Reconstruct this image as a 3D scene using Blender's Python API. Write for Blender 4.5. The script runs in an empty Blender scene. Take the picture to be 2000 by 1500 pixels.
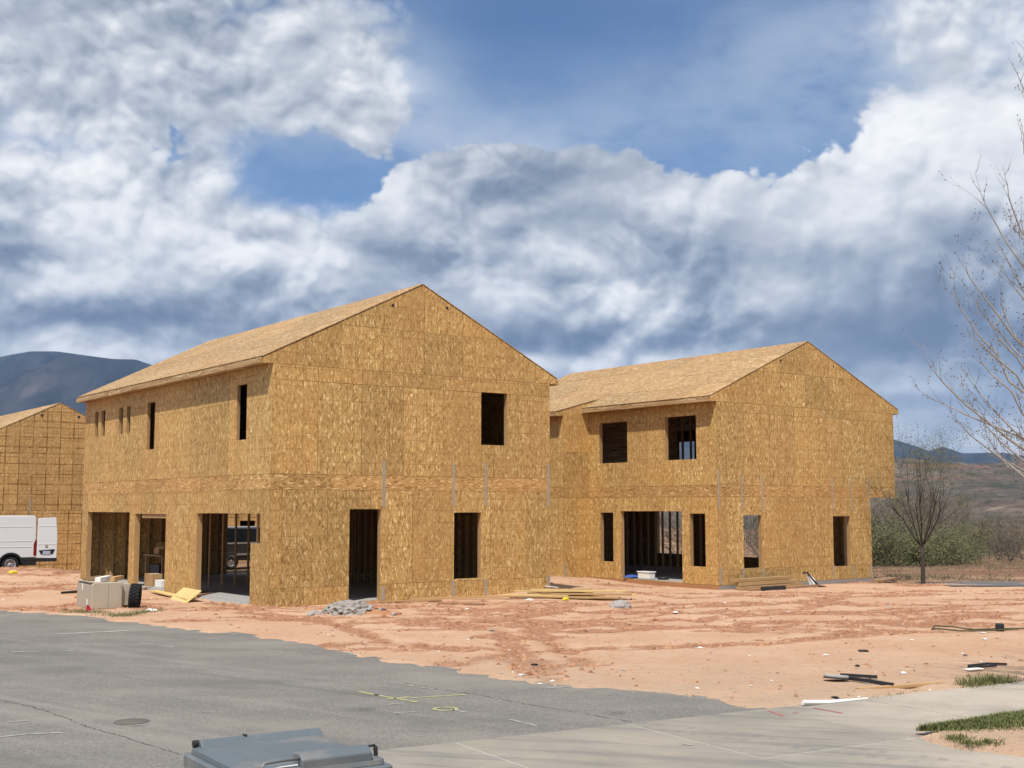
import bpy, bmesh, math, random
import numpy as np
from mathutils import Vector, Matrix

random.seed(7)
SC = bpy.context.scene
COL = SC.collection
R = math.radians

# ------------------------------------------------------------------ camera
FPX, HORIZON, CAM_Z = 2430.0, 992.0, 2.35          # focal length in photo pixels, horizon row, eye height
PITCH = math.atan((HORIZON - 750.0) / FPX)
cam_d = bpy.data.cameras.new('camera')
cam_d.sensor_fit = 'HORIZONTAL'; cam_d.sensor_width = 36.0
cam_d.lens = FPX / 2000.0 * 36.0
cam_d.clip_start = 0.1; cam_d.clip_end = 40000.0
cam = bpy.data.objects.new('camera', cam_d); COL.objects.link(cam)
cam.location = (0, 0, CAM_Z); cam.rotation_euler = (R(90) + PITCH, 0, 0)
SC.camera = cam

TH = math.atan(1804.0 / (FPX / math.cos(PITCH)))    # yaw of the houses
DR = Vector((math.cos(TH), math.sin(TH), 0)); DL = Vector((-math.sin(TH), math.cos(TH), 0))
SUN = (0.8 * -DL - DR + Vector((0, 0, 2.2))).normalized()

def ray(u, v):
    x = (u - 1000) / FPX; y = (750 - v) / FPX
    return Vector((x, math.cos(PITCH) - y * math.sin(PITCH), math.sin(PITCH) + y * math.cos(PITCH)))
def G(u, v, z=0.0):                                 # where a line of sight meets the level z (surveying the photograph)
    r = ray(u, v); t = (z - CAM_Z) / r.z
    return Vector((r.x * t, r.y * t, z))

# ------------------------------------------------------------------ node helper
class NB:
    def __init__(s, nt): s.nt = nt; nt.nodes.clear()
    def n(s, t, **kw):
        nd = s.nt.nodes.new(t)
        for k, v in kw.items(): setattr(nd, k, v)
        return nd
    def set(s, sock, v):
        if v is None: return
        if isinstance(v, bpy.types.NodeSocket): s.nt.links.new(v, sock)
        else:
            if hasattr(sock.default_value, '__len__') and hasattr(v, '__len__') and len(sock.default_value) == 4 and len(v) == 3: v = (*v, 1)
            sock.default_value = v
    def m(s, op, a, b=None, c=None, clamp=False):
        nd = s.n('ShaderNodeMath', operation=op, use_clamp=clamp)
        for i, v in enumerate((a, b, c)): s.set(nd.inputs[i], v)
        return nd.outputs[0]
    def v(s, op, a, b=None, scale=None):
        nd = s.n('ShaderNodeVectorMath', operation=op)
        s.set(nd.inputs[0], a)
        if b is not None: s.set(nd.inputs[1], b)
        if scale is not None: s.set(nd.inputs['Scale'], scale)
        return nd.outputs['Value'] if op in ('DOT_PRODUCT', 'LENGTH') else nd.outputs[0]
    def sep(s, v):
        nd = s.n('ShaderNodeSeparateXYZ'); s.set(nd.inputs[0], v); return nd.outputs
    def comb(s, x, y, z):
        nd = s.n('ShaderNodeCombineXYZ')
        for i, q in enumerate((x, y, z)): s.set(nd.inputs[i], q)
        return nd.outputs[0]
    def noise(s, vec, scale, detail=4, rough=.55, lac=2.0, dist=0.0, col=False):
        nd = s.n('ShaderNodeTexNoise'); s.set(nd.inputs['Vector'], vec)
        for k, q in (('Scale', scale), ('Detail', detail), ('Roughness', rough), ('Lacunarity', lac), ('Distortion', dist)): s.set(nd.inputs[k], q)
        return nd.outputs['Color' if col else 'Fac']
    def voro(s, vec, scale, feature='F1', rnd=1.0):
        nd = s.n('ShaderNodeTexVoronoi', feature=feature); s.set(nd.inputs['Vector'], vec)
        s.set(nd.inputs['Scale'], scale); s.set(nd.inputs['Randomness'], rnd); return nd.outputs
    def ramp(s, f, lo, hi, a=0.0, b=1.0, smooth=True):
        nd = s.n('ShaderNodeMapRange', interpolation_type='SMOOTHSTEP' if smooth else 'LINEAR')
        for i, q in enumerate((f, lo, hi, a, b)): s.set(nd.inputs[i], q)
        return nd.outputs[0]
    def mix(s, f, a, b, blend='MIX'):
        nd = s.n('ShaderNodeMix', data_type='RGBA', blend_type=blend)
        s.set(nd.inputs[0], f); s.set(nd.inputs[6], a); s.set(nd.inputs[7], b); return nd.outputs[2]
    def cr(s, f, stops):
        nd = s.n('ShaderNodeValToRGB'); s.set(nd.inputs[0], f); e = nd.color_ramp.elements
        while len(e) < len(stops): e.new(.5)
        for q, (p, c) in zip(e, stops): q.position = p; q.color = (*c, 1)
        return nd.outputs[0]
    def mapping(s, vec, scale=(1, 1, 1), rot=(0, 0, 0), loc=(0, 0, 0)):
        nd = s.n('ShaderNodeMapping'); s.set(nd.inputs[0], vec)
        nd.inputs['Scale'].default_value = scale; nd.inputs['Rotation'].default_value = rot; nd.inputs['Location'].default_value = loc
        return nd.outputs[0]

# ------------------------------------------------------------------ world: sky and clouds
W = bpy.data.worlds.new('World'); SC.world = W; W.use_nodes = True
b = NB(W.node_tree)
sky = b.n('ShaderNodeTexSky', sky_type='NISHITA')
sky.sun_disc = False; sky.sun_elevation = math.asin(SUN.z); sky.sun_rotation = math.atan2(SUN.x, SUN.y)
sky.altitude = 1000; sky.air_density = 1.0; sky.dust_density = 0.6; sky.ozone_density = 2.0
d = b.n('ShaderNodeTexCoord').outputs['Generated']
dx, dy, dz = b.sep(d)
az = b.m('ARCTAN2', dx, dy); el = b.m('ARCSINE', dz)
def angles(u, v):
    r = ray(u, v).normalized(); return math.atan2(r.x, r.y), math.asin(r.z)
ae = b.comb(az, el, 0.0)
def bank(base, lst):                                # soft cloud banks (+) and clearings (-) around given directions
    s = base
    for u, v, su, sv, wgt in lst:
        a0, e0 = angles(u, v); ku, kv = FPX / su, FPX / sv
        nd = b.n('ShaderNodeVectorMath', operation='MULTIPLY_ADD'); b.set(nd.inputs[0], ae); nd.inputs[1].default_value = (ku, kv, 0); nd.inputs[2].default_value = (-a0 * ku, -e0 * kv, 0)
        r2 = b.v('DOT_PRODUCT', nd.outputs[0], nd.outputs[0])
        s = b.m('ADD' if wgt > 0 else 'SUBTRACT', s, b.m('EXPONENT', b.m('MULTIPLY_ADD', r2, -1.0, math.log(abs(wgt)))))
    return s
cover = bank(0.0, [
    (1150, 70, 500, 220, -.40), (605, 355, 140, 80, -.52), (590, 275, 260, 40, -.06), (1420, 190, 300, 130, -.30), (400, 290, 140, 70, -.10), (70, 280, 170, 26, -.14),
    (220, 110, 420, 170, .22), (740, 150, 130, 110, .20), (1010, 340, 180, 60, .20), (250, 480, 480, 140, .26), (480, 210, 260, 50, .08),
    (850, 480, 330, 130, .28), (1300, 470, 420, 150, .24), (1800, 400, 380, 190, .26), (1000, 690, 2400, 150, .22), (1960, 60, 200, 200, .16), (1700, 800, 500, 120, .18)])
shadow = bank(0.0, [
    (330, 615, 430, 42, .34), (1000, 662, 800, 42, .28), (1800, 640, 340, 120, .46), (900, 505, 200, 22, .26), (20, 485, 90, 40, .32),
    (1420, 540, 110, 90, .20), (1130, 350, 200, 40, .20), (60, 415, 160, 40, .16), (1850, 500, 220, 60, .18), (260, 190, 420, 60, .12),
    (1215, 590, 75, 65, -.36), (1500, 580, 110, 75, -.44), (980, 575, 80, 45, -.32), (400, 490, 180, 60, -.14), (680, 430, 220, 70, -.16), (260, 690, 170, 20, -.30), (1120, 704, 190, 20, -.28),
    (1800, 255, 200, 50, -.20), (1830, 756, 180, 18, -.26), (760, 385, 110, 50, -.20), (1130, 480, 70, 50, -.2), (1850, 855, 300, 22, -.22), (1340, 370, 110, 50, -.26), (560, 470, 90, 60, -.2), (210, 560, 90, 40, -.22), (90, 540, 60, 40, -.2), (520, 560, 120, 28, .16), (760, 540, 80, 24, .14), (1080, 545, 120, 22, .2), (1650, 500, 120, 24, .2), (1600, 420, 160, 40, -.12), (200, 440, 200, 40, -.1), (1130, 420, 160, 30, .12)])
q0 = b.comb(dx, dy, b.m('MULTIPLY', dz, 1.35))
warp = b.v('SCALE', b.v('SUBTRACT', b.noise(q0, 8, 3, .45, col=True), (.5, .5, .5)), scale=.032)
q = b.v('ADD', q0, warp)
def billow(vec, s1, s2, s3):                           # rounded heads with creases between them
    n1 = b.m('ABSOLUTE', b.m('SUBTRACT', b.noise(vec, s1, 0, .5), .5)); n2 = b.m('ABSOLUTE', b.m('SUBTRACT', b.noise(b.v('ADD', vec, (3.1, 1.7, 5.3)), s2, 0, .5), .5))
    n3 = b.m('ABSOLUTE', b.m('SUBTRACT', b.noise(b.v('ADD', vec, (1.1, 7.7, 2.3)), s3, 1, .5), .5))
    return b.m('MULTIPLY_ADD', n1, 1.5, b.m('MULTIPLY_ADD', n2, .8, b.m('MULTIPLY', n3, .50)))
BE = billow(q, 15.0, 34.0, 75.0)                        # rims
B0 = billow(q, 8.5, 19.0, 44.0); B1 = billow(b.v('ADD', q, (-.006, 0, .017)), 8.5, 19.0, 44.0)   # light and shade of the heads
low = b.noise(q, 6.0, 7, .54)
d1 = b.m('ADD', b.m('MULTIPLY_ADD', low, .85, b.m('MULTIPLY_ADD', BE, .30, .02)), cover)
hard = b.ramp(b.noise(b.v('ADD', q0, (5, 3, 1)), 4.2, 2, .5), .34, .50)       # some banks have crisp rims, others fray out
hard = b.m('MULTIPLY', hard, b.ramp(el, .37, .26))
alpha = b.mix(hard, b.ramp(d1, .38, .68), b.ramp(d1, .49, .545))
veil = bank(.08, [(1750, 130, 420, 170, .55), (1000, 300, 220, 70, .48), (600, 180, 260, 70, .42), (330, 300, 260, 90, .40), (1250, 250, 280, 70, .16), (760, 160, 110, 110, .45), (1120, 40, 300, 70, -.10)])
soft = b.m('MULTIPLY', veil, b.ramp(b.noise(b.v('ADD', b.v('MULTIPLY', q0, (1, 1, 1.5)), warp), 6.5, 7, .58), .28, .66, .10, 1.25), clamp=True)      # thin high veil
crisp = b.ramp(b.noise(b.v('ADD', q0, (9, 2, 4)), 5.0, 2, .5), .36, .60, .45, 1.0)
lit = b.m('MULTIPLY_ADD', b.m('MULTIPLY', b.m('SUBTRACT', B0, B1), crisp), 1.5, .49)
lit = b.m('MULTIPLY_ADD', b.m('MULTIPLY', b.m('SUBTRACT', B0, .30), crisp), .30, lit)
lit = b.m('MULTIPLY_ADD', b.m('SUBTRACT', b.noise(b.v('ADD', q, (2.3, 4.1, .7)), 4.2, 5, .44), .5), 1.35, lit)
BF = billow(b.v('ADD', q, (-.003, 0, .008)), 15.0, 34.0, 75.0)
lit = b.m('MULTIPLY_ADD', b.m('MULTIPLY', b.m('SUBTRACT', BE, BF), crisp), .60, lit)
lit = b.m('MULTIPLY_ADD', shadow, -1.15, lit)
lit = b.m('SUBTRACT', lit, b.ramp(d1, .66, 1.0, 0, .10))
lit = b.ramp(lit, -.30, 1.0, 0, 1, smooth=False)
ccol = b.cr(lit, [(0.0, (1.8, 2.25, 3.2)), (.25, (3.0, 3.55, 4.5)), (.46, (5.2, 5.7, 6.5)), (.64, (7.5, 7.9, 8.4)), (.78, (9.9, 10.0, 10.2)), (1.0, (12.0, 12.0, 11.8))])
skyc = b.mix(1.0, sky.outputs[0], (.86, 1.05, 1.25, 1), 'MULTIPLY')
c0 = b.mix(soft, skyc, (6.6, 7.5, 8.8, 1))
c1 = b.mix(b.m('MULTIPLY', alpha, .97), c0, ccol)
W.cycles.sampling_method = 'MANUAL'; W.cycles.sample_map_resolution = 512
bg = b.n('ShaderNodeBackground'); b.set(bg.inputs[0], c1); bg.inputs[1].default_value = 0.085
b.set(b.n('ShaderNodeOutputWorld').inputs[0], bg.outputs[0])

# ------------------------------------------------------------------ sun and exposure
sd = bpy.data.lights.new('sun', 'SUN'); sd.energy = 4.6; sd.angle = R(.53); sd.color = (1, .95, .88)
sun = bpy.data.objects.new('sun', sd); COL.objects.link(sun)
sun.rotation_euler = SUN.to_track_quat('Z', 'Y').to_euler(); sun.location = SUN * 60
SC.view_settings.view_transform = 'Standard'; SC.view_settings.look = 'None'
SC.view_settings.exposure = 0.1; SC.view_settings.gamma = 1.0; SC.view_settings.use_curve_mapping = False

# ------------------------------------------------------------------ materials
MATS = {}
def principled(name, build=None, col=(.5, .5, .5), rough=.7, spec=.3, metal=0.0, bump=None):
    m = bpy.data.materials.new(name); m.use_nodes = True
    b = NB(m.node_tree)
    p = b.n('ShaderNodeBsdfPrincipled'); o = b.n('ShaderNodeOutputMaterial'); b.set(o.inputs[0], p.outputs[0])
    p.inputs['Base Color'].default_value = (*col, 1); p.inputs['Roughness'].default_value = rough
    p.inputs['Specular IOR Level'].default_value = spec; p.inputs['Metallic'].default_value = metal
    if build: build(b, p)
    MATS[name] = m
    return m
def add_bump(b, p, h, strength, dist):
    nd = b.n('ShaderNodeBump'); nd.inputs['Strength'].default_value = strength; nd.inputs['Distance'].default_value = dist
    b.set(nd.inputs['Height'], h); b.set(p.inputs['Normal'], nd.outputs[0])

def simple(name, col, var=.15, scale=6.0, rough=.75, spec=.25, metal=0.0, bump=.0, bscale=60., dirt=None):
    def f(b, p):
        tc = b.n('ShaderNodeTexCoord').outputs['Object']
        rnd = b.n('ShaderNodeObjectInfo').outputs['Random']
        v = b.v('ADD', tc, b.comb(b.m('MULTIPLY', rnd, 31), b.m('MULTIPLY', rnd, 17), 0))
        n = b.noise(v, scale, 5, .6)
        k = b.m('ADD', b.m('MULTIPLY', b.m('SUBTRACT', n, .5), var * 2.4), b.m('ADD', b.m('MULTIPLY', rnd, var * .5), 1 - var * .25))
        c = b.v('SCALE', b.comb(*col), scale=k)
        if dirt: c = b.mix(b.ramp(b.noise(v, scale * .6, 5, .65), .45, .75, 0, dirt[1]), c, dirt[0])
        b.set(p.inputs['Base Color'], c)
        if bump: add_bump(b, p, b.noise(v, bscale, 4, .6), bump, .01)
    return principled(name, f, col, rough, spec, metal)

def osb(name, tint, grid, contrast=1.0, gx=.406, gz=.305, along=False):
    """strand board: layers of curled flakes, a printed nailing grid, tone that differs from sheet to sheet"""
    def f(b, p):
        tc = b.n('ShaderNodeTexCoord').outputs['Object']
        rnd = b.n('ShaderNodeObjectInfo').outputs['Random']
        v0 = b.v('ADD', tc, b.comb(b.m('MULTIPLY', rnd, 41), 0, b.m('MULTIPLY', rnd, 23)))
        w = b.v('SCALE', b.v('SUBTRACT', b.noise(v0, 5.5, 2, .5, col=True), (.5, .5, .5)), scale=.16)
        v = b.v('ADD', v0, w)
        def layer(rot, sx, sz):
            o = b.voro(b.mapping(v, (sx, 1, sz), (0, R(rot), 0)), 1.0)
            return b.sep(o['Color'])
        if along: a = layer(8, 9.5, 34); c = layer(36, 11.0, 40); e = layer(-32, 9.5, 36)
        else: a = layer(8, 36, 11.0); c = layer(42, 44, 13.0); e = layer(-38, 38, 12.0)
        f1 = b.ramp(a[0], 0, 1, .10, .66, smooth=False)
        f2 = b.mix(b.ramp(c[1], .52, .57), f1, b.ramp(c[0], 0, 1, .0, .84, smooth=False)); f3 = b.mix(b.ramp(e[1], .70, .74), f2, b.ramp(e[0], 0, 1, .02, 1.05, smooth=False))
        val = b.m('ADD', f3, b.m('MULTIPLY', b.m('SUBTRACT', b.noise(v0, 1.6, 3, .5), .5), .30))
        lo, hi = .5 - .5 * contrast, .5 + .5 * contrast
        val = b.ramp(val, 0, 1, lo, hi, smooth=False)
        t = tint
        col = b.cr(val, [(0.0, (t[0] * .50, t[1] * .42, t[2] * .34)), (.22, (t[0] * .78, t[1] * .73, t[2] * .66)), (.6, (t[0] * .98, t[1] * .96, t[2] * .92)),
                         (.85, (t[0] * 1.12, t[1] * 1.16, t[2] * 1.22)), (1.0, (t[0] * 1.40, t[1] * 1.60, t[2] * 1.95))])
        tone = b.m('ADD', .86, b.m('MULTIPLY', rnd, .26))
        col = b.v('SCALE', col, scale=tone)
        col = b.mix(b.m('MULTIPLY', b.m('FRACT', b.m('MULTIPLY', rnd, 7.31)), .34), col, (t[0] * .98, t[1] * .80, t[2] * .66, 1))
        st_ = b.noise(b.v('MULTIPLY', v0, (3.0, 1, .8)), 1.0, 5, .6)
        col = b.mix(b.ramp(st_, .56, .74, 0, .38), col, (t[0] * .62, t[1] * .55, t[2] * .48, 1))
        if grid > 0:
            x, y, z = b.sep(tc)
            wob = b.m('MULTIPLY', b.m('SUBTRACT', b.noise(v0, 1.3, 2, .5), .5), .03)
            def line(q, s, wd):
                fr = b.m('FRACT', b.m('DIVIDE', b.m('ADD', q, b.m('ADD', wob, s * .5)), s))
                return b.ramp(b.m('ABSOLUTE', b.m('SUBTRACT', fr, .5)), wd / s * .55, wd / s * 1.15, 1, 0)
            g = b.m('MAXIMUM', line(x, gx, .012), line(z, gz, .011))
            if grid > .9: g = b.m('MAXIMUM', g, b.m('MAXIMUM', line(b.m('ADD', x, .13), .73, .030), b.m('MAXIMUM', line(b.m('ADD', z, .21), .47, .026), line(x, .61, .028))))
            fade = b.ramp(b.noise(v0, 1.7, 2, .5), .36, .62, .25, 1.0)
            col = b.mix(b.m('MULTIPLY', b.m('MULTIPLY', g, fade), grid), col, (t[0] * .34, t[1] * .25, t[2] * .16, 1))
        b.set(p.inputs['Base Color'], col)
        b.set(p.inputs['Roughness'], b.ramp(val, 0, 1, .8, .5, smooth=False))
        add_bump(b, p, val, .35, .006)
    return principled(name, f, tint, .7, .30)
M_OSB = osb('osb_wall', (.548, .354, .132), .46, 1.2)
M_OSBG = osb('osb_wall_grid', (.56, .352, .140), .95, 1.0)
M_OSBR = osb('osb_roof', (.46, .305, .148), .0, 1.35, along=True)
M_OSBB = osb('osb_band', (.525, .322, .122), .0, 1.2, along=True)

def wood(name, tint):
    def f(b, p):
        tc = b.n('ShaderNodeTexCoord').outputs['Object']
        rnd = b.n('ShaderNodeObjectInfo').outputs['Random']
        v = b.v('ADD', tc, b.comb(b.m('MULTIPLY', rnd, 13), b.m('MULTIPLY', rnd, 29), b.m('MULTIPLY', rnd, 7)))
        n = b.noise(b.v('MULTIPLY', v, (3, 40, 40)), 1.0, 4, .6); n2 = b.noise(v, 1.5, 3, .5)
        k = b.m('ADD', b.m('ADD', .62, b.m('MULTIPLY', n, .5)), b.m('ADD', b.m('MULTIPLY', rnd, .3), b.m('MULTIPLY', b.m('SUBTRACT', n2, .5), .5)))
        b.set(p.inputs['Base Color'], b.v('SCALE', b.comb(*tint), scale=k))
        add_bump(b, p, n, .2, .003)
    return principled(name, f, tint, .75, .25)
M_WOOD = wood('lumber', (.42, .26, .12)); M_WOODD = wood('lumber_weathered', (.30, .18, .10)); M_PLY = wood('plywood_pale', (.62, .45, .19))
M_STEEL = simple('strap_steel', (.37, .315, .245), .2, 9, .6, .3, .1)
M_CONC = simple('slab_concrete', (.34, .33, .31), .12, 2.5, .9, .2)
M_FOUND = simple('foundation', (.27, .26, .25), .16, 3, .9, .2, dirt=((.45, .25, .14, 1), .5))
M_STAIN = simple('foundation_dirt', (.40, .20, .10), .15, 4, .95, .1)
M_DARK = simple('dark_plastic', (.02, .021, .023), .2, 8, .5, .4)
M_RUBBER = simple('rubber', (.018, .019, .021), .25, 9, .85, .25, bump=.3)
M_WHITE = simple('van_white', (.80, .81, .82), .03, 2, .25, .5)
M_CHROME = simple('wheel_silver', (.55, .56, .58), .2, 9, .35, .5, .7)
M_GLASSD = principled('dark_glass', None, (.015, .02, .025), .08, .6)
M_TAIL = principled('tail_lamp', None, (.22, .012, .012), .2, .6)
M_PLATE = simple('licence_plate', (.45, .48, .62), .3, 40, .5, .4)
M_TAN = simple('cabinet_tan', (.44, .38, .29), .06, 3, .6, .35, dirt=((.42, .27, .17, 1), .35))
M_PAPER = simple('paper', (.78, .76, .72), .08, 9, .8, .2)
M_YEL = simple('yellow_rag', (.75, .60, .04), .2, 9, .8, .2)
M_RED = simple('red_flag', (.38, .02, .03), .2, 9, .7, .2)
M_ROCK = simple('grey_rock', (.33, .30, .28), .35, 5, .95, .15, bump=.6, bscale=14)
M_CARD = simple('cardboard', (.40, .25, .12), .12, 5, .85, .2)
M_BLUE = simple('blue_plastic', (.05, .10, .38), .15, 5, .5, .4)
M_RUBBLE = simple('mortar_rubble', (.34, .31, .275), .5, 7, .95, .15, bump=.7, bscale=18)
M_BIN = simple('bin_plastic', (.115, .140, .152), .08, 3.5, .45, .4, dirt=((.34, .28, .23, 1), .55))
M_BINB = simple('bin_body_plastic', (.105, .13, .145), .08, 3, .5, .4)
M_PAINTW = simple('paint_white', (.40, .38, .34), .25, 14, .9, .15, dirt=((.22, .21, .19, 1), .9))
M_PAINTY = simple('paint_yellow', (.46, .43, .20), .3, 14, .9, .15, dirt=((.22, .21, .19, 1), .9))
M_PAINTR = simple('paint_red', (.48, .14, .12), .25, 14, .9, .15)
M_JOINT = simple('joint_filler', (.58, .55, .49), .15, 12, .9, .15)
M_IRON = simple('cast_iron', (.135, .118, .10), .2, 20, .8, .3, bump=.4)
M_CRACK = simple('crack_fill', (.075, .07, .065), .2, 8, .95, .1)
M_TWIGP = simple('twig_pale', (.27, .235, .205), .25, 10, .9, .2)
M_BARKD = simple('bark_dark', (.060, .048, .042), .35, 14, .9, .2, bump=.5)
M_BARKL = simple('bark_pale', (.33, .30, .27), .3, 10, .85, .2)
M_TWIG = simple('twig', (.165, .135, .112), .25, 10, .9, .2)

# ------------------------------------------------------------------ mesh helpers
class MB:
    """collects boxes, prisms, tubes and becomes ONE mesh object"""
    def __init__(s): s.v = []; s.f = []
    def add(s, vs, fs):
        o = len(s.v); s.v += [tuple(q) for q in vs]; s.f += [tuple(i + o for i in f) for f in fs]; return s
    def box(s, x0, x1, y0, y1, z0, z1, M=None):
        vs = [Vector(q) for q in ((x0, y0, z0), (x1, y0, z0), (x1, y1, z0), (x0, y1, z0), (x0, y0, z1), (x1, y0, z1), (x1, y1, z1), (x0, y1, z1))]
        if M is not None: vs = [M @ q for q in vs]
        return s.add(vs, [(0, 3, 2, 1), (4, 5, 6, 7), (0, 1, 5, 4), (1, 2, 6, 5), (2, 3, 7, 6), (3, 0, 4, 7)])
    def prism(s, pts, y0, y1, axis='y'):            # polygon in xz (counter-clockwise seen from -y), extruded along y
        n = len(pts)
        if axis == 'y': vs = [(x, y0, z) for x, z in pts] + [(x, y1, z) for x, z in pts]
        elif axis == 'z': vs = [(x, z, y0) for x, z in pts] + [(x, z, y1) for x, z in pts]
        else: vs = [(y0, x, z) for x, z in pts] + [(y1, x, z) for x, z in pts]
        fs = [tuple(range(n)), tuple(range(2 * n - 1, n - 1, -1))] + [(i, i + n, (i + 1) % n + n, (i + 1) % n) for i in range(n)]
        return s.add(vs, fs)
    def tube(s, pts, rad, n=6, caps=True):
        pts = [Vector(p) for p in pts]
        if not hasattr(rad, '__len__'): rad = [rad] * len(pts)
        o = len(s.v); ring = []
        up = Vector((0, 0, 1))
        for i, p in enumerate(pts):
            t = (pts[min(i + 1, len(pts) - 1)] - pts[max(i - 1, 0)])
            t = t.normalized() if t.length > 1e-9 else Vector((0, 0, 1))
            a = t.cross(up) if abs(t.z) < .95 else t.cross(Vector((1, 0, 0)))
            a.normalize(); c = a.cross(t)
            for k in range(n):
                q = p + (a * math.cos(2 * math.pi * k / n) + c * math.sin(2 * math.pi * k / n)) * rad[i]
                s.v.append(tuple(q))
        for i in range(len(pts) - 1):
            for k in range(n):
                k2 = (k + 1) % n
                s.f.append((o + i * n + k, o + i * n + k2, o + (i + 1) * n + k2, o + (i + 1) * n + k))
        if caps:
            s.f.append(tuple(o + k for k in range(n - 1, -1, -1))); s.f.append(tuple(o + (len(pts) - 1) * n + k for k in range(n)))
        return s
    def lathe(s, prof, n=24, M=None, axis='z'):     # profile of (r, h)
        o = len(s.v)
        for r, h in prof:
            for k in range(n):
                a = 2 * math.pi * k / n
                q = Vector((r * math.cos(a), r * math.sin(a), h)) if axis == 'z' else Vector((r * math.cos(a), h, r * math.sin(a)))
                s.v.append(tuple(M @ q if M is not None else q))
        for i in range(len(prof) - 1):
            for k in range(n):
                k2 = (k + 1) % n
                s.f.append((o + i * n + k, o + i * n + k2, o + (i + 1) * n + k2, o + (i + 1) * n + k))
        return s
    def mesh(s, name):
        me = bpy.data.meshes.new(name); me.from_pydata(s.v, [], s.f); me.update(); return me
    def build(s, name, mat, parent=None, loc=None, smooth=False, bevel=0, M=None):
        me = s.mesh(name); me.materials.append(mat)
        return link(name, me, parent, loc, smooth, bevel, M)
def link(name, me, parent=None, loc=None, smooth=False, bevel=0, M=None):
    o = bpy.data.objects.new(name, me); COL.objects.link(o)
    if smooth and me:
        me.polygons.foreach_set('use_smooth', [True] * len(me.polygons))
    if parent: o.parent = parent
    if M is not None: o.matrix_local = M
    elif loc is not None: o.location = loc
    if bevel:
        bm = bmesh.new(); bm.from_mesh(me)
        bmesh.ops.remove_doubles(bm, verts=bm.verts, dist=1e-5)
        bmesh.ops.recalc_face_normals(bm, faces=bm.faces)
        es = [e for e in bm.edges if len(e.link_faces) == 2 and e.calc_face_angle(0) > .5]
        bmesh.ops.bevel(bm, geom=es, offset=bevel, segments=2, affect='EDGES', profile=.5)
        bm.to_mesh(me); bm.free()
    return o
def tag(o, label, cat, group=None, kind=None):
    if label: o['label'] = label
    if cat: o['category'] = cat
    if group: o['group'] = group
    if kind: o['kind'] = kind
    return o
def empty(name, loc=(0, 0, 0), rz=0.0, parent=None, M=None):
    o = bpy.data.objects.new(name, None); COL.objects.link(o); o.empty_display_size = .2
    if parent: o.parent = parent
    if M is not None: o.matrix_local = M
    else: o.location = loc; o.rotation_euler = (0, 0, rz)
    return o
def structure(o): o['kind'] = 'structure'; return o

# ------------------------------------------------------------------ value noise for terrain
def _hash(ix, iy, s):
    n = (ix.astype(np.int64) * 374761393 + iy.astype(np.int64) * 668265263 + s * 1442695041) & 0x7fffffff
    n = ((n ^ (n >> 13)) * 1274126177) & 0x7fffffff
    return ((n ^ (n >> 16)) & 0xffff) / 65535.0
def vnoise(x, y, s=0):
    ix = np.floor(x); iy = np.floor(y); fx = x - ix; fy = y - iy
    fx = fx * fx * (3 - 2 * fx); fy = fy * fy * (3 - 2 * fy)
    a = _hash(ix, iy, s); c = _hash(ix + 1, iy, s); e = _hash(ix, iy + 1, s); g = _hash(ix + 1, iy + 1, s)
    return (a * (1 - fx) + c * fx) * (1 - fy) + (e * (1 - fx) + g * fx) * fy
def fbm(x, y, o=4, s=0, gain=.5):
    t = np.zeros_like(x); a = 1.0; n = 0
    for i in range(o):
        t += a * vnoise(x * 2 ** i, y * 2 ** i, s + i * 7); n += a; a *= gain
    return t / n
def sst(x, a, b_): t = np.clip((x - a) / (b_ - a), 0, 1); return t * t * (3 - 2 * t)

# ------------------------------------------------------------------ survey: houses, kerb lines
C1 = G(525, 1188); C2 = G(1404.8, 1152, -.19)
A3 = G(119, 787, 7.24); C3 = Vector((A3.x, A3.y, 0)) - DR * 4.22; C3.z = -.50
ROAD_PX = [(0, 1195), (60, 1199), (180, 1206), (300, 1226), (430, 1240), (560, 1256), (640, 1276), (700, 1290), (800, 1305), (900, 1320), (1000, 1335), (1100, 1342), (1200, 1350), (1320, 1362), (1400, 1375), (1470, 1388)]
ROAD_EDGE = [Vector((-70, 62, 0)), Vector((-30, 36.5, 0))] + [G(*q) for q in ROAD_PX]
K0 = G(1470, 1388)                                   # where asphalt, concrete and dirt meet
KE = Vector((.862, .507, 0)).normalized(); KN = Vector((KE.y, -KE.x, 0))   # along the walk, and towards the camera
def poly_dist(x, y, pts):
    best = np.full(x.shape, 1e9)
    for a, c in zip(pts[:-1], pts[1:]):
        ax, ay = a[0], a[1]; ex, ey = c[0] - ax, c[1] - ay; L = ex * ex + ey * ey + 1e-9
        t = np.clip(((x - ax) * ex + (y - ay) * ey) / L, 0, 1)
        best = np.minimum(best, np.hypot(x - ax - t * ex, y - ay - t * ey))
    return best
def inside(x, y, poly):
    r = np.zeros(x.shape, bool); n = len(poly)
    for i in range(n):
        x0, y0 = poly[i][0], poly[i][1]; x1, y1 = poly[(i + 1) % n][0], poly[(i + 1) % n][1]
        c = ((y0 > y) != (y1 > y)) & (x < (x1 - x0) * (y - y0) / (y1 - y0 + 1e-12) + x0)
        r ^= c
    return r
WALK_FAR = K0 + KE * 40
PAVED = ROAD_EDGE + [WALK_FAR, Vector((60, -30, 0)), Vector((-90, -30, 0)), Vector((-90, 62, 0))]

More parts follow.
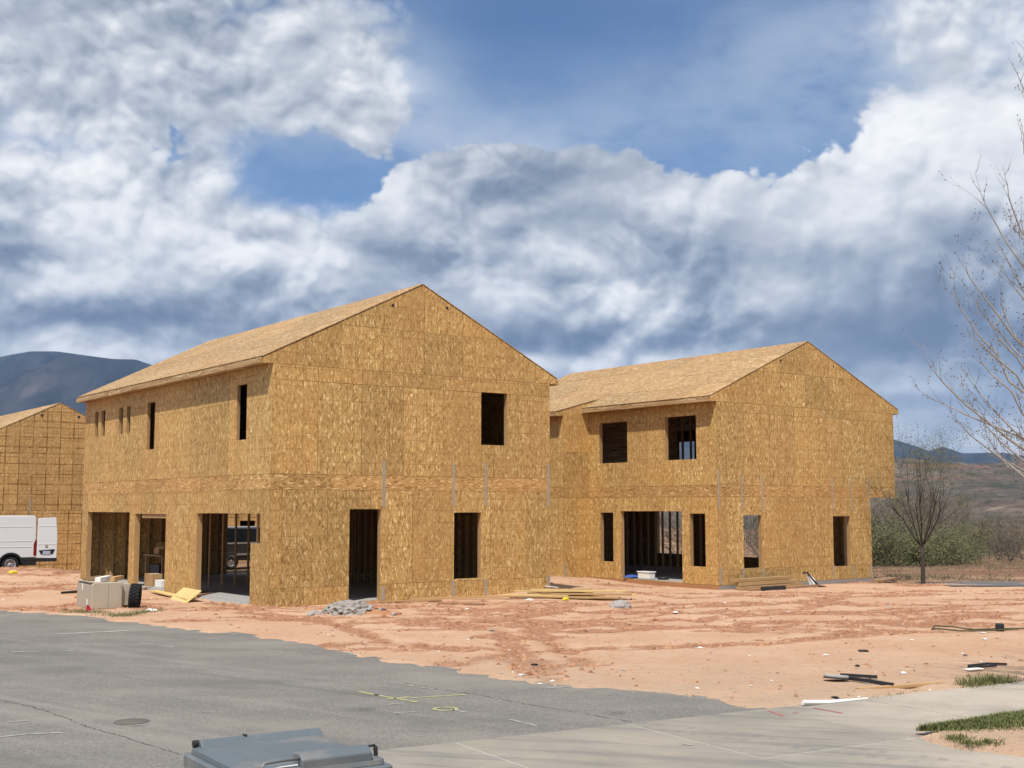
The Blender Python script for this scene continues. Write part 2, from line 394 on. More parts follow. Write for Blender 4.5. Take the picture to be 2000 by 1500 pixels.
TRACKS = [  # ruts left by machines, surveyed from the photograph
    [(1990, 1158), (1800, 1163), (1600, 1172), (1500, 1185), (1440, 1180), (1300, 1187), (1150, 1200)],
    [(1660, 1168), (1612, 1180), (1560, 1192), (1450, 1196), (1330, 1202), (1180, 1215), (1060, 1225)],
    [(1980, 1185), (1760, 1192), (1520, 1205), (1300, 1215), (1100, 1230), (960, 1250)],
    [(1960, 1205), (1700, 1215), (1480, 1222), (1250, 1235), (1050, 1240), (900, 1232), (760, 1235)],
    [(1990, 1232), (1700, 1240), (1480, 1262), (1300, 1268), (1120, 1270), (980, 1285), (880, 1300)],
    [(620, 1225), (760, 1218), (900, 1222), (1000, 1215), (1100, 1190)],
    [(480, 1200), (620, 1212), (700, 1240), (760, 1262), (840, 1272), (960, 1275)],
    [(1080, 1340), (1060, 1310), (1010, 1290), (980, 1262), (1000, 1240)],
    [(1240, 1160), (1330, 1172), (1420, 1168), (1560, 1163)],
    [(150, 1145), (80, 1150), (20, 1160)], [(420, 1182), (520, 1197), (640, 1200)],
]
TRACKS = [[G(*q, -.02) for q in t] for t in TRACKS]
PLANTER = [G(1792, 1441), G(1850, 1425), G(1930, 1412), G(2010, 1398), G(2300, 1340), G(2700, 1420), G(2300, 1500), G(2000, 1480), G(1930, 1471), G(1860, 1463), G(1812, 1450)]

def terrain(x, y):
    z = np.zeros_like(x)
    z -= .50 * sst(-x, 8, 20) * sst(y, 42, 58)                      # lower ground by the far-left house
    z -= .21 * sst(x, .5, 5) * sst(y, 33.5, 38)                      # lower ground by the right-hand house
    y0 = 42 + 36 * sst(-x, -14, 6)
    drop = np.clip(y - y0, 0, 230) * .034
    z -= drop
    z += (fbm(x * .02, y * .02, 4, 5) - .5) * 3.0 * sst(y, 70, 200)
    z += .30 * np.exp(-((x + 16.5) ** 2 / 7 + (y - 42.3) ** 2 / 2.2)) + .12 * np.exp(-((x + 20) ** 2 / 9 + (y - 43) ** 2 / 2.5))
    return z
def lot_detail(x, y):
    """bumps, ruts and disturbed soil of the building lot; returns (height, disturbance)"""
    wx = x + (fbm(x * .7, y * .7, 3, 11) - .5) * .5; wy = y + (fbm(x * .6, y * .6, 3, 12) - .5) * .9
    rut = np.zeros_like(x); hgt = np.zeros_like(x)
    for i, t in enumerate(TRACKS):
        for off in ((0.0,), (0.0, 1.55), (0.0,), (0.0, 1.9))[i % 4]:
            tt = [Vector((p.x + off * .25, p.y + off, 0)) for p in t]
            dd = poly_dist(wx, wy, tt)
            r = np.exp(-(dd / .30) ** 2); rut = np.maximum(rut, r * (1.0 if off == 0 else .8))
            hgt += (-.020 * r + .022 * np.exp(-((dd - .50) / .16) ** 2)) * (.4 + 1.2 * vnoise(x * 3.5, y * 3.5, 71))
    patch = fbm(x * .30, y * .75, 5, 21, .6); fine = fbm(x * 2.6, y * 3.4, 3, 31, .6)
    dist = np.clip(rut * (.0 + 1.5 * fine) + sst(patch, .48, .62) * (-.15 + 1.6 * fine) * sst(y, 17, 21), 0, 1)
    hgt = hgt * .8 + (fbm(x * .9, y * 1.1, 3, 41) - .5) * .03 + (fbm(x * 4.2, y * 4.2, 3, 51, .6) - .5) * .05 * (.3 + dist) + np.clip(fbm(x * 3.1, y * 3.1, 2, 55) - .62, 0, 1) * .22 * dist
    return hgt, dist

# ------------------------------------------------------------------ ground: one sheet to the horizon
def axis_lines(lo, hi, step, far, grow=1.12):
    a = list(np.arange(lo, hi + 1e-6, step)); s = step
    while a[-1] < far: s *= grow; a.append(a[-1] + s)
    s = step; pre = []
    q = lo
    while q > -far: s *= grow; q -= s; pre.append(q)
    return np.array(pre[::-1] + a)
gx = axis_lines(-24, 19, .115, 12000); gy = axis_lines(10.5, 46, .115, 12000)
gy = gy[gy > -400]
X, Y = np.meshgrid(gx, gy)
Z = terrain(X, Y)
near = sst(-np.abs(X + 2), -40, -28) * sst(Y, 6, 10) * sst(-Y, -66, -54)
lh, ld = lot_detail(X, Y)
in_paved = inside(X, Y, PAVED)
edge = poly_dist(X, Y, ROAD_EDGE + [WALK_FAR])
sd_ = np.where(in_paved, -edge, edge) + (fbm(X * 1.6, Y * 1.6, 5, 61, .65) - .5) * .62
lot = sst(sd_, -.14, .35)
Zl = Z + lh * near
Z = (-.060) * (1 - lot) + (Zl + .018) * lot + ((fbm(X * 3.3, Y * 3.3, 3, 91, .6) - .5) * .085 + (fbm(X * .8, Y * .8, 2, 93) - .5) * .07) * np.exp(-(sd_ / .55) ** 2) * near
# level pads under the houses
def house_local(x, y, C): px = x - C.x; py = y - C.y; return px * DR.x + py * DR.y, px * DL.x + py * DL.y
for C, w, l, zz in ((C1, 8.4, 14.0, -.04), (C2, 7.5, 12.7, -.30), (C3, 8.4, 12.0, -.62)):
    hx, hy = house_local(X, Y, C)
    dd = np.maximum(np.maximum(-hx, hx - w), np.maximum(-hy, hy - l))
    Z = Z * sst(dd, -.35, .05) + zz * (1 - sst(dd, -.35, .05))
    Z -= 0
hx, hy = house_local(X, Y, C1)
Z += .10 * np.exp(-((hx - 8.3) ** 2 / 3 + (hy + .5) ** 2 / 1.2))     # soil banked at the right corner
ld = ld * near * lot
gn, gm = X.shape
verts = np.stack([X, Y, Z], -1).reshape(-1, 3)
idx = np.arange(gn * gm).reshape(gn, gm)
quads = np.stack([idx[:-1, :-1], idx[:-1, 1:], idx[1:, 1:], idx[1:, :-1]], -1).reshape(-1, 4)
def grid_mesh(name, verts, quads):
    me = bpy.data.meshes.new(name)
    me.vertices.add(len(verts)); me.vertices.foreach_set('co', verts.astype(np.float32).ravel())
    me.loops.add(len(quads) * 4); me.loops.foreach_set('vertex_index', quads.astype(np.int32).ravel())
    me.polygons.add(len(quads)); me.polygons.foreach_set('loop_start', np.arange(len(quads), dtype=np.int32) * 4)
    me.polygons.foreach_set('use_smooth', np.ones(len(quads), bool))
    me.update(); me.validate(); return me
me = grid_mesh('ground', verts, quads)
at = me.attributes.new('disturbed', 'FLOAT', 'POINT'); at.data.foreach_set('value', ld.ravel().astype(np.float32))

def f_ground(b, p):
    tc = b.n('ShaderNodeNewGeometry').outputs['Position']
    x, y, z = b.sep(tc)
    dis = b.n('ShaderNodeAttribute', attribute_name='disturbed').outputs['Fac']
    n1 = b.noise(tc, .55, 6, .6); n2 = b.noise(tc, 3.5, 5, .65); n3 = b.noise(b.v('MULTIPLY', tc, (1, 1.6, 1)), 7, 7, .70)
    base = b.mix(b.ramp(n1, .3, .7), (.545, .330, .205, 1), (.61, .405, .272, 1))
    base = b.mix(b.ramp(n2, .48, .72, 0, .5), base, (.49, .275, .160, 1))
    red = b.mix(b.ramp(n3, .35, .65), (.235, .098, .052, 1), (.46, .225, .125, 1))
    base = b.mix(b.ramp(b.m('ADD', dis, b.m('MULTIPLY', b.m('SUBTRACT', n3, .5), .9)), .25, .62, 0, .80), base, red)
    nearness = b.ramp(y, 22, 15)                       # greyer gravelly soil by the walk
    gr = b.m('MULTIPLY', nearness, b.ramp(b.noise(tc, .8, 5, .6), .30, .62, .15, .75))
    base = b.mix(gr, base, (.48, .350, .240, 1))
    peb = b.voro(tc, 22.0); pc = b.sep(peb['Color'])
    pm = b.m('MULTIPLY', b.m('MULTIPLY', b.ramp(peb['Distance'], .10, .26, 1, 0), b.ramp(pc[0], .82, .86)), .6)
    base = b.mix(pm, base, b.mix(pc[1], (.17, .10, .07, 1), (.66, .55, .44, 1)))
    # scrubland beyond the lot
    fx = b.ramp(b.m('ADD', y, b.m('MULTIPLY', b.noise(tc, .25, 3, .5), 6)), 44, 50)
    s1 = b.noise(b.v('MULTIPLY', tc, (1, .35, 1)), .35, 6, .65); s2 = b.noise(tc, .05, 4, .6)
    scrub = b.cr(s1, [(.30, (.10, .085, .05)), (.46, (.20, .13, .075)), (.60, (.36, .215, .125)), (.75, (.50, .33, .21))])
    scrub = b.mix(b.ramp(s2, .42, .62, 0, .7), scrub, (.21, .105, .065, 1))
    b.set(p.inputs['Base Color'], b.mix(fx, base, scrub))
    h = b.m('ADD', b.m('MULTIPLY', n3, .6), b.m('ADD', b.m('MULTIPLY', n2, .6), b.m('MULTIPLY', pm, .5)))
    add_bump(b, p, h, 1.0, .09)
M_GROUND = principled('ground_dirt', f_ground, rough=.95, spec=.12)
me.materials.append(M_GROUND)
GROUND = structure(link('ground', me))
def gz_at(x, y):
    i = int(np.clip(np.searchsorted(gy, y) - 1, 0, gn - 2)); j = int(np.clip(np.searchsorted(gx, x) - 1, 0, gm - 2))
    fx = (x - gx[j]) / (gx[j + 1] - gx[j]); fy = (y - gy[i]) / (gy[i + 1] - gy[i])
    return float((Z[i, j] * (1 - fx) + Z[i, j + 1] * fx) * (1 - fy) + (Z[i + 1, j] * (1 - fx) + Z[i + 1, j + 1] * fx) * fy)
def GP(u, v, z=None):                                # a photo point on the built ground
    q = G(u, v)
    for _ in range(6):
        zz = gz_at(q.x, q.y); q = G(u, v, zz)
    return q

# clods of turned soil where machines have driven: nobody could count them
def f_clod(b, p):
    g = b.n('ShaderNodeNewGeometry'); r = g.outputs['Random Per Island']
    b.set(p.inputs['Base Color'], b.mix(r, (.24, .105, .055, 1), (.50, .28, .165, 1)))
M_CLOD = principled('soil_clod', f_clod, rough=.95, spec=.1)
rs = np.random.RandomState(4)
_cx = rs.uniform(-22, 18, 140000); _cy = 15 + 31 * rs.rand(140000) ** 1.2
_i = np.clip(np.searchsorted(gy, _cy) - 1, 0, gn - 1); _j = np.clip(np.searchsorted(gx, _cx) - 1, 0, gm - 1)
_keep = (rs.rand(140000) < np.clip(ld[_i, _j] * 1.1 - .08, 0.012, 1)) & ~inside(_cx, _cy, PAVED) & (lot[_i, _j] > .95)
_cx, _cy = _cx[_keep][:24000], _cy[_keep][:24000]; _cz = Z[_i[_keep][:24000], _j[_keep][:24000]]
_t = (1 + 5 ** .5) / 2
_oc = np.array([(1, 0, 0), (0, 1, 0), (-1, 0, 0), (0, -1, 0), (0, 0, .9)]); n_c = len(_cx)
_s = .012 + .045 * rs.rand(n_c) ** 3.0; _an = rs.rand(n_c) * 6.28
_v = _oc[None] * (1 + rs.uniform(-.35, .35, (n_c, 5, 1))) * _s[:, None, None] * np.array([1.3, .9, .8])
_ca, _sa = np.cos(_an)[:, None], np.sin(_an)[:, None]
_v = np.stack([_v[..., 0] * _ca - _v[..., 1] * _sa + _cx[:, None], _v[..., 0] * _sa + _v[..., 1] * _ca + _cy[:, None], _v[..., 2] + _cz[:, None] - .004], -1)
_f = (np.array([(0, 1, 4), (1, 2, 4), (2, 3, 4), (3, 0, 4)])[None] + np.arange(n_c)[:, None, None] * 5).reshape(-1, 3)
me = bpy.data.meshes.new('clods'); me.from_pydata(_v.reshape(-1, 3).tolist(), [], _f.tolist()); me.materials.append(M_CLOD)
tag(link('clods', me), 'crumbs and clods of red soil in the machine ruts', None, None, 'stuff')

# ------------------------------------------------------------------ road
def f_asphalt(b, p):
    tc = b.n('ShaderNodeNewGeometry').outputs['Position']
    x, y, z = b.sep(tc)
    n1 = b.noise(b.v('MULTIPLY', tc, (.55, 1.5, 1)), .8, 6, .62); n2 = b.noise(tc, 24, 4, .6); sp = b.voro(tc, 85.0)['Color']
    spx = b.sep(sp)[0]
    c = b.mix(b.ramp(n1, .30, .70), (.185, .172, .148, 1), (.245, .225, .192, 1))
    c = b.mix(b.ramp(n2, .35, .7, 0, .4), c, (.12, .115, .108, 1))
    c = b.mix(b.ramp(spx, .80, .95, 0, .55), c, (.38, .36, .33, 1))
    c = b.mix(b.ramp(spx, .20, .05, 0, .45), c, (.075, .072, .07, 1))
    # wheel-path streaks and tracked-in dust
    along = b.m('ADD', b.m('MULTIPLY', x, .62), b.m('MULTIPLY', y, .78))
    st = b.noise(b.comb(b.m('MULTIPLY', along, 2.6), b.m('MULTIPLY', x, .10), 0), 1.0, 4, .6)
    c = b.mix(b.ramp(st, .52, .72, 0, .45), c, (.30, .275, .24, 1))
    c = b.mix(b.ramp(st, .42, .28, 0, .40), c, (.115, .11, .104, 1))
    pt = b.noise(tc, .33, 5, .6); c = b.mix(b.ramp(pt, .50, .64, 0, .42), c, (.125, .122, .118, 1)); c = b.mix(b.ramp(pt, .46, .34, 0, .35), c, (.29, .265, .225, 1))
    oil = b.voro(b.v('ADD', tc, b.v('SCALE', b.noise(tc, 3, 3, .6, col=True), scale=.25)), .75); c = b.mix(b.m('MULTIPLY', b.ramp(oil['Distance'], .05, .20, 1, 0), b.ramp(b.sep(oil['Color'])[0], .62, .66, 0, .45)), c, (.085, .083, .08, 1))
    du = b.m('MULTIPLY', b.ramp(b.m('ADD', b.m('MULTIPLY', x, -.6), b.m('MULTIPLY', y, -1.0)), -9.5, -6.5), b.ramp(b.noise(tc, .9, 4, .6), .38, .62))
    c = b.mix(b.m('MULTIPLY', du, .6), c, (.40, .32, .225, 1))
    b.set(p.inputs['Base Color'], c)
    add_bump(b, p, b.m('ADD', n2, b.m('MULTIPLY', spx, .6)), .45, .012)
M_ASPH = principled('asphalt', f_asphalt, rough=.92, spec=.2)
def sheet(name, pts, z, mat, parent=None, thick=.0):
    mb = MB()
    if thick: mb.prism([(p[0], p[1]) for p in pts], z - thick, z, 'z')
    else: mb.add([(p[0], p[1], z) for p in pts], [tuple(range(len(pts)))])
    o = mb.build(name, mat, parent)
    bm = bmesh.new(); bm.from_mesh(o.data); bmesh.ops.recalc_face_normals(bm, faces=bm.faces)
    if not thick:
        for f in bm.faces:
            if f.normal.z < 0: f.normal_flip()
        bmesh.ops.triangulate(bm, faces=bm.faces)
    bm.to_mesh(o.data); bm.free()
    return o
# the sheet runs a little way under the soil, whose uneven edge makes the visible border
edge_in = [Vector((p.x + .25, p.y + .45, 0)) for p in ROAD_EDGE[:-1]]
road_pts = edge_in + [K0 + KE * .25, K0 - KE * 45, Vector((-90, -8, 0)), Vector((-90, 66, 0))]
ROAD = structure(sheet('road', road_pts, 0.0, M_ASPH))

# paint marks, cracks, manhole on the road
def strip(pts, w, z, mat, name, parent, wob=.0):
    mb = MB(); n = len(pts); vs = []
    for i, p in enumerate(pts):
        t = (pts[min(i + 1, n - 1)] - pts[max(i - 1, 0)]).normalized(); s_ = Vector((-t.y, t.x, 0))
        ww = w * (1 + random.uniform(-wob, wob))
        vs += [(p.x + s_.x * ww / 2, p.y + s_.y * ww / 2, z), (p.x - s_.x * ww / 2, p.y - s_.y * ww / 2, z)]
    return mb.add(vs, [(2 * i + 1, 2 * i + 3, 2 * i + 2, 2 * i) for i in range(n - 1)]).build(name, mat, parent)
def px_line(pts, seg=8, jit=0.0):
    out = []
    P = [G(*q) for q in pts]
    for a, c in zip(P[:-1], P[1:]):
        for k in range(seg): 
            q = a.lerp(c, k / seg); out.append(q + Vector((random.uniform(-jit, jit), random.uniform(-jit, jit), 0)))
    out.append(P[-1]); return out
for pts, w, m in [
    ([(730, 1357), (815, 1372)], .05, M_PAINTY), ([(755, 1366), (800, 1362)], .05, M_PAINTY), ([(800, 1364), (910, 1357)], .05, M_PAINTY),
    ([(700, 1351), (740, 1359)], .05, M_PAINTY),
    ([(757, 1377), (790, 1374)], .035, M_PAINTW), ([(770, 1393), (812, 1391)], .035, M_PAINTW), ([(880, 1386), (912, 1392)], .035, M_PAINTW),
    ([(996, 1406), (1048, 1418)], .035, M_PAINTW), ([(1062, 1345), (1118, 1341)], .05, M_PAINTW), ([(748, 1331), (850, 1347)], .03, M_PAINTW),
    ([(110, 1239), (265, 1231)], .16, M_PAINTW), ([(270, 1256), (340, 1265)], .05, M_PAINTW), ([(20, 1274), (145, 1271)], .06, M_PAINTW), ([(405, 1248), (470, 1246)], .05, M_PAINTW),
    ([(0, 1440), (55, 1434), (122, 1432)], .05, M_PAINTW), ([(15, 1411), (55, 1408)], .045, M_PAINTW), ([(255, 1418), (290, 1415)], .03, M_PAINTW), ([(395, 1391), (420, 1390)], .03, M_PAINTW)]:
    strip(px_line(pts, 10, .006), w, .005, m, 'paint_mark', ROAD, .35)
ell = [G(870 + 22 * math.cos(a), 1385 + 3.2 * math.sin(a)) for a in np.linspace(0, 2 * math.pi, 25)]
strip(ell, .05, .005, M_PAINTY, 'paint_ring', ROAD, .3)
for pts in [[(790, 1334), (860, 1347), (935, 1357), (1020, 1374), (1110, 1389), (1235, 1410)], [(0, 1368), (60, 1380), (130, 1402), (170, 1420), (230, 1436), (290, 1455), (360, 1475)], [(165, 1245), (215, 1250), (250, 1249)]]:
    strip(px_line(pts, 14, .02), .009, .003, M_CRACK, 'crack', ROAD, .8)
mh = G(257, 1410); k = MB()
k.lathe([(0, .008), (.165, .008), (.172, .002), (.19, .004), (.195, 0)], 32)
mhc = k.build('manhole_cover', M_IRON, None, (mh.x, mh.y, .004), True); tag(mhc, 'round brown iron manhole cover set in the asphalt road', 'manhole cover')

# ------------------------------------------------------------------ concrete walk: slabs with filled joints
def f_walk(b, p):
    tc = b.n('ShaderNodeNewGeometry').outputs['Position']; rnd = b.n('ShaderNodeObjectInfo').outputs['Random']
    x, y, z = b.sep(tc)
    n1 = b.noise(tc, .9, 6, .6); n2 = b.noise(tc, 40, 3, .6)
    st = b.noise(b.comb(b.m('ADD', b.m('MULTIPLY', x, .30), b.m('MULTIPLY', y, -.2)), b.m('ADD', b.m('MULTIPLY', x, 1.1), b.m('MULTIPLY', y, 3.4)), 0), 1.0, 5, .62)
    c = b.mix(b.ramp(n1, .3, .7), (.262, .236, .192, 1), (.345, .305, .245, 1))
    c = b.v('SCALE', c, scale=b.m('ADD', .93, b.m('MULTIPLY', rnd, .14)))
    c = b.mix(b.m('MULTIPLY', b.ramp(st, .46, .66), .62), c, (.165, .160, .150, 1))
    sandy = b.ramp(x, 3.3, 5.2); c = b.mix(b.m('MULTIPLY', sandy, b.ramp(n1, .25, .6, .35, .8)), c, (.50, .43, .345, 1))
    c = b.mix(b.ramp(n2, .4, .75, 0, .25), c, (.22, .21, .19, 1))
    # tread marks of a machine crossing the slabs
    u_ = b.m('ADD', b.m('MULTIPLY', x, .80), b.m('MULTIPLY', y, -.60)); w_ = b.m('ADD', b.m('MULTIPLY', x, .60), b.m('MULTIPLY', y, .80))
    band = b.m('MULTIPLY', b.ramp(b.m('ABSOLUTE', b.m('ADD', w_, b.m('MULTIPLY', b.noise(tc, .5, 2, .5), .3) )), 0, 1, 0, 1), 0)
    for w0 in (11.75, 12.02):
        bd = b.ramp(b.m('ABSOLUTE', b.m('SUBTRACT', b.m('ADD', w_, b.m('MULTIPLY', b.m('SUBTRACT', b.noise(tc, .35, 2, .5), .5), .5)), w0)), .04, .085, 1, 0)
        lug = b.ramp(b.m('ABSOLUTE', b.m('SUBTRACT', b.m('FRACT', b.m('MULTIPLY', u_, 5.2)), .5)), .16, .30, 1, 0)
        band = b.m('MAXIMUM', band, b.m('MULTIPLY', bd, lug))
    c = b.mix(b.m('MULTIPLY', band, b.ramp(b.noise(tc, 2.2, 3, .6), .38, .62, 0, .38)), c, (.15, .15, .15, 1))
    b.set(p.inputs['Base Color'], c); add_bump(b, p, b.m('ADD', n2, b.m('MULTIPLY', n1, .5)), .25, .006)
M_WALK = principled('walk_concrete', f_walk, rough=.88, spec=.25)
WALK = structure(sheet('pavement', [K0 - KE * 30, K0 + KE * 30, K0 + KE * 30 + KN * 9, K0 - KE * 30 + KN * 9], 0.0005, M_JOINT))
GAP = .011
along_cuts = [-30, -14, -12, -9.9, -7.9, -5.9, -3.92, -1.79, .18, 1.73, 3.23, 4.75, 6.3, 8.0, 12, 30]
for r0, r1 in ((0, 2.17), (2.17, 4.4), (4.4, 9.0)):
    for a0, a1 in zip(along_cuts[:-1], along_cuts[1:]):
        a0s, a1s = a0, a1
        pts = [K0 + KE * (a0s + GAP) + KN * (r0 + (GAP if r0 else 0)), K0 + KE * (a1s - GAP) + KN * (r0 + (GAP if r0 else 0)), K0 + KE * (a1s - GAP) + KN * (r1 - GAP), K0 + KE * (a0s + GAP) + KN * (r1 - GAP)]
        dz = random.uniform(-.0015, .0015)
        sheet('slab', pts[::-1], .004 + dz, M_WALK, WALK, .06)
for pts in [[(1588, 1384), (1645, 1394)], [(1500, 1389), (1530, 1400)], [(1548, 1393), (1558, 1394)], [(1788, 1434), (1803, 1436)]]:
    strip(px_line(pts, 6, .004), .03, .0095, M_PAINTR, 'paint_mark', WALK, .4)
strip(px_line([(1332, 1455), (1352, 1457)], 6, .004), .04, .0095, M_PAINTW, 'paint_mark', WALK, .4)

# planting strip: a low bed of sandy soil beside the walk
pc = Vector((sum(p.x for p in PLANTER) / len(PLANTER), sum(p.y for p in PLANTER) / len(PLANTER), 0))
def dense_loop(poly, n=8):
    o = []
    for a, c in zip(poly, poly[1:] + poly[:1]):
        for k in range(n): o.append(a.lerp(c, k / n))
    return o
lp = dense_loop(PLANTER); mb = MB(); rings = 10; vs = []
for i in range(rings + 1):
    t = i / rings
    for p in lp:
        q = p.lerp(pc, t * .97); jit = 0 if i else .03
        q = q + Vector((random.uniform(-jit, jit), random.uniform(-jit, jit), 0))
        vs.append((q.x, q.y, .0 + .06 * min(1, t * 5) + random.uniform(-.012, .012) * (i > 0)))
n = len(lp); fs = [(i * n + k, i * n + (k + 1) % n, (i + 1) * n + (k + 1) % n, (i + 1) * n + k) for i in range(rings) for k in range(n)]
fs.append(tuple(rings * n + k for k in range(n)))
structure(mb.add(vs, fs).build('planting_bed', M_GROUND, None, smooth=True))

# far road beyond the lot
def f_road2(b, p):
    tc = b.n('ShaderNodeNewGeometry').outputs['Position']
    b.set(p.inputs['Base Color'], b.mix(b.noise(tc, .8, 4, .6), (.10, .10, .105, 1), (.17, .165, .16, 1)))
M_ROAD2 = principled('far_asphalt', f_road2, rough=.9, spec=.2)
mb = MB(); xs = np.linspace(14.2, 60, 40); vs = []
for x in xs:
    for yy in (40.6 + (x - 12) * .02, 44.4 + (x - 12) * .02):
        vs.append((x, yy, gz_at(x, yy) + .025))
structure(mb.add(vs, [(2 * i, 2 * i + 2, 2 * i + 3, 2 * i + 1) for i in range(len(xs) - 1)]).build('far_road', M_ROAD2, None, smooth=True))

# ------------------------------------------------------------------ mountains and hills (polar height fields)
def polar(name, a0, a1, na, r0, r1, nr, hfun, mat):
    A = np.linspace(R(a0), R(a1), na); T = np.linspace(0, 1, nr); Rr = r0 * (r1 / r0) ** T
    AA, RR = np.meshgrid(A, Rr); XX = RR * np.sin(AA); YY = RR * np.cos(AA)
    ZZ = hfun(AA, RR, XX, YY)
    v = np.stack([XX, YY, ZZ], -1).reshape(-1, 3); ii = np.arange(na * nr).reshape(nr, na)
    qd = np.stack([ii[:-1, :-1], ii[:-1, 1:], ii[1:, 1:], ii[1:, :-1]], -1).reshape(-1, 4)
    me = grid_mesh(name, v, qd); me.materials.append(mat); return structure(link(name, me))
def skyline(px):                                     # photo skyline -> (azimuth, slope above eye level)
    o = []
    for u, v in px:
        r = ray(u, v); o.append((math.atan2(r.x, r.y), r.z / math.hypot(r.x, r.y)))
    return np.array(o)
def ridged(x, y, o=5, s=0):
    t = np.zeros_like(x); a = 1.0; n = 0
    for i in range(o):
        t += a * (1 - np.abs(2 * vnoise(x * 2 ** i, y * 2 ** i, s + i * 5) - 1)); n += a; a *= .5
    return t / n
MT = skyline([(-900, 760), (-500, 730), (-200, 705), (0, 697), (25, 692), (60, 686), (110, 686), (160, 693), (220, 701), (265, 702), (300, 714), (420, 760), (600, 820), (800, 850), (1000, 845), (1200, 870), (1400, 850), (1600, 835), (1700, 845), (1746, 858), (1790, 872), (1815, 881), (1842, 872), (1880, 885), (1960, 884), (2000, 890), (2200, 880), (2600, 900), (3000, 880)])
def h_mt(A, RR, XX, YY):
    peak = np.interp(A, MT[:, 0], MT[:, 1]) * np.minimum(RR, 7600)
    t = np.where(RR < 7600, sst(RR, 3600, 7600) ** .75, 1 - .5 * sst(RR, 7600, 10000))
    rg = ridged(XX / 900, YY / 1500, 6, 3)
    erode = (rg - .62) * 1.7 * (1 - np.exp(-((RR - 7600) / 600) ** 2)) * sst(RR, 3800, 5600)
    return -30 + (peak + 32) * np.clip(t + erode * .6, 0, 1.0)
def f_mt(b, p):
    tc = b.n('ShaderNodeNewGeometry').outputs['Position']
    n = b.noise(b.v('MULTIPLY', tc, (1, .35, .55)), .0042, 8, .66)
    c = b.cr(n, [(.32, (.016, .021, .024)), (.5, (.032, .035, .037)), (.60, (.055, .054, .056)), (.70, (.11, .098, .095))])  # rock tones darkened and blued: cloud shade and distance put into the colour
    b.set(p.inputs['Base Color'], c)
M_MT = principled('mountain_rock_shaded', f_mt, rough=.95, spec=.05)
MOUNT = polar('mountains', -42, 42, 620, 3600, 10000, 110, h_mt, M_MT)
HL = skyline([(900, 985), (1300, 960), (1600, 920), (1740, 889), (1760, 893), (1800, 897), (1850, 896), (1900, 899), (1960, 893), (2000, 890), (2200, 880), (2600, 900), (3000, 930)])
def h_hl(A, RR, XX, YY):
    peak = np.interp(A, HL[:, 0], HL[:, 1]) * np.minimum(RR, 1900) + 1
    t = np.where(RR < 1900, sst(RR, 420, 1900) ** .9, 1 - .8 * sst(RR, 1900, 2800))
    rg = ridged(XX / 210, YY / 300, 7, 13)
    fl = .35 * np.floor(4 * t) / 4 + .65 * t
    return -9.5 + (peak + 10) * np.clip(fl + (rg - .6) * .75 * sst(RR, 450, 700) * (1 - np.exp(-((RR - 1900) / 200) ** 2)), -.02, 1.0)
def f_hl(b, p):
    tc = b.n('ShaderNodeNewGeometry').outputs['Position']; x, y, z = b.sep(tc)
    n = b.noise(tc, .02, 7, .65); n2 = b.noise(tc, .12, 5, .65)
    c = b.cr(n, [(.32, (.055, .057, .042)), (.46, (.095, .082, .066)), (.58, (.145, .115, .092)), (.70, (.26, .20, .155))])  # ground tones darkened to carry cloud shade in the colour
    strata = b.noise(b.comb(b.m('MULTIPLY', x, .004), b.m('MULTIPLY', y, .004), b.m('MULTIPLY', z, .14)), 1.0, 4, .6)
    c = b.mix(b.m('MULTIPLY', b.ramp(strata, .5, .62), b.ramp(z, 20, 60, .2, .7)), c, (.21, .105, .075, 1))
    c = b.mix(b.ramp(n2, .50, .62, 0, .85), c, (.042, .048, .028, 1))
    b.set(p.inputs['Base Color'], c)
M_HL = principled('hill_scrub', f_hl, rough=.95, spec=.05)
HILLS = polar('hills', 2, 42, 420, 420, 2800, 150, h_hl, M_HL)

# ------------------------------------------------------------------ houses
SHEET = 1.22
_mesh_cache = {}
def cached_box(sx, sy, sz, mat):
    key = (round(sx, 3), round(sy, 3), round(sz, 3), mat.name)
    if key not in _mesh_cache:
        me = MB().box(0, sx, 0, sy, 0, sz).mesh('timber'); me.materials.append(mat); _mesh_cache[key] = me
    return _mesh_cache[key]
def timber(name, parent, x, y, z, sx, sy, sz, mat):
    return link(name, cached_box(sx, sy, sz, mat), parent, (x, y, z))
def clip_poly(poly, a, k):                            # keep w <= a + k*u
    out = []
    for p, q in zip(poly, poly[1:] + poly[:1]):
        dp, dq = a + k * p[0] - p[1], a + k * q[0] - q[1]
        if dp >= 0: out.append(p)
        if (dp >= 0) != (dq >= 0):
            t = dp / (dp - dq); out.append((p[0] + (q[0] - p[0]) * t, p[1] + (q[1] - p[1]) * t))
    return out
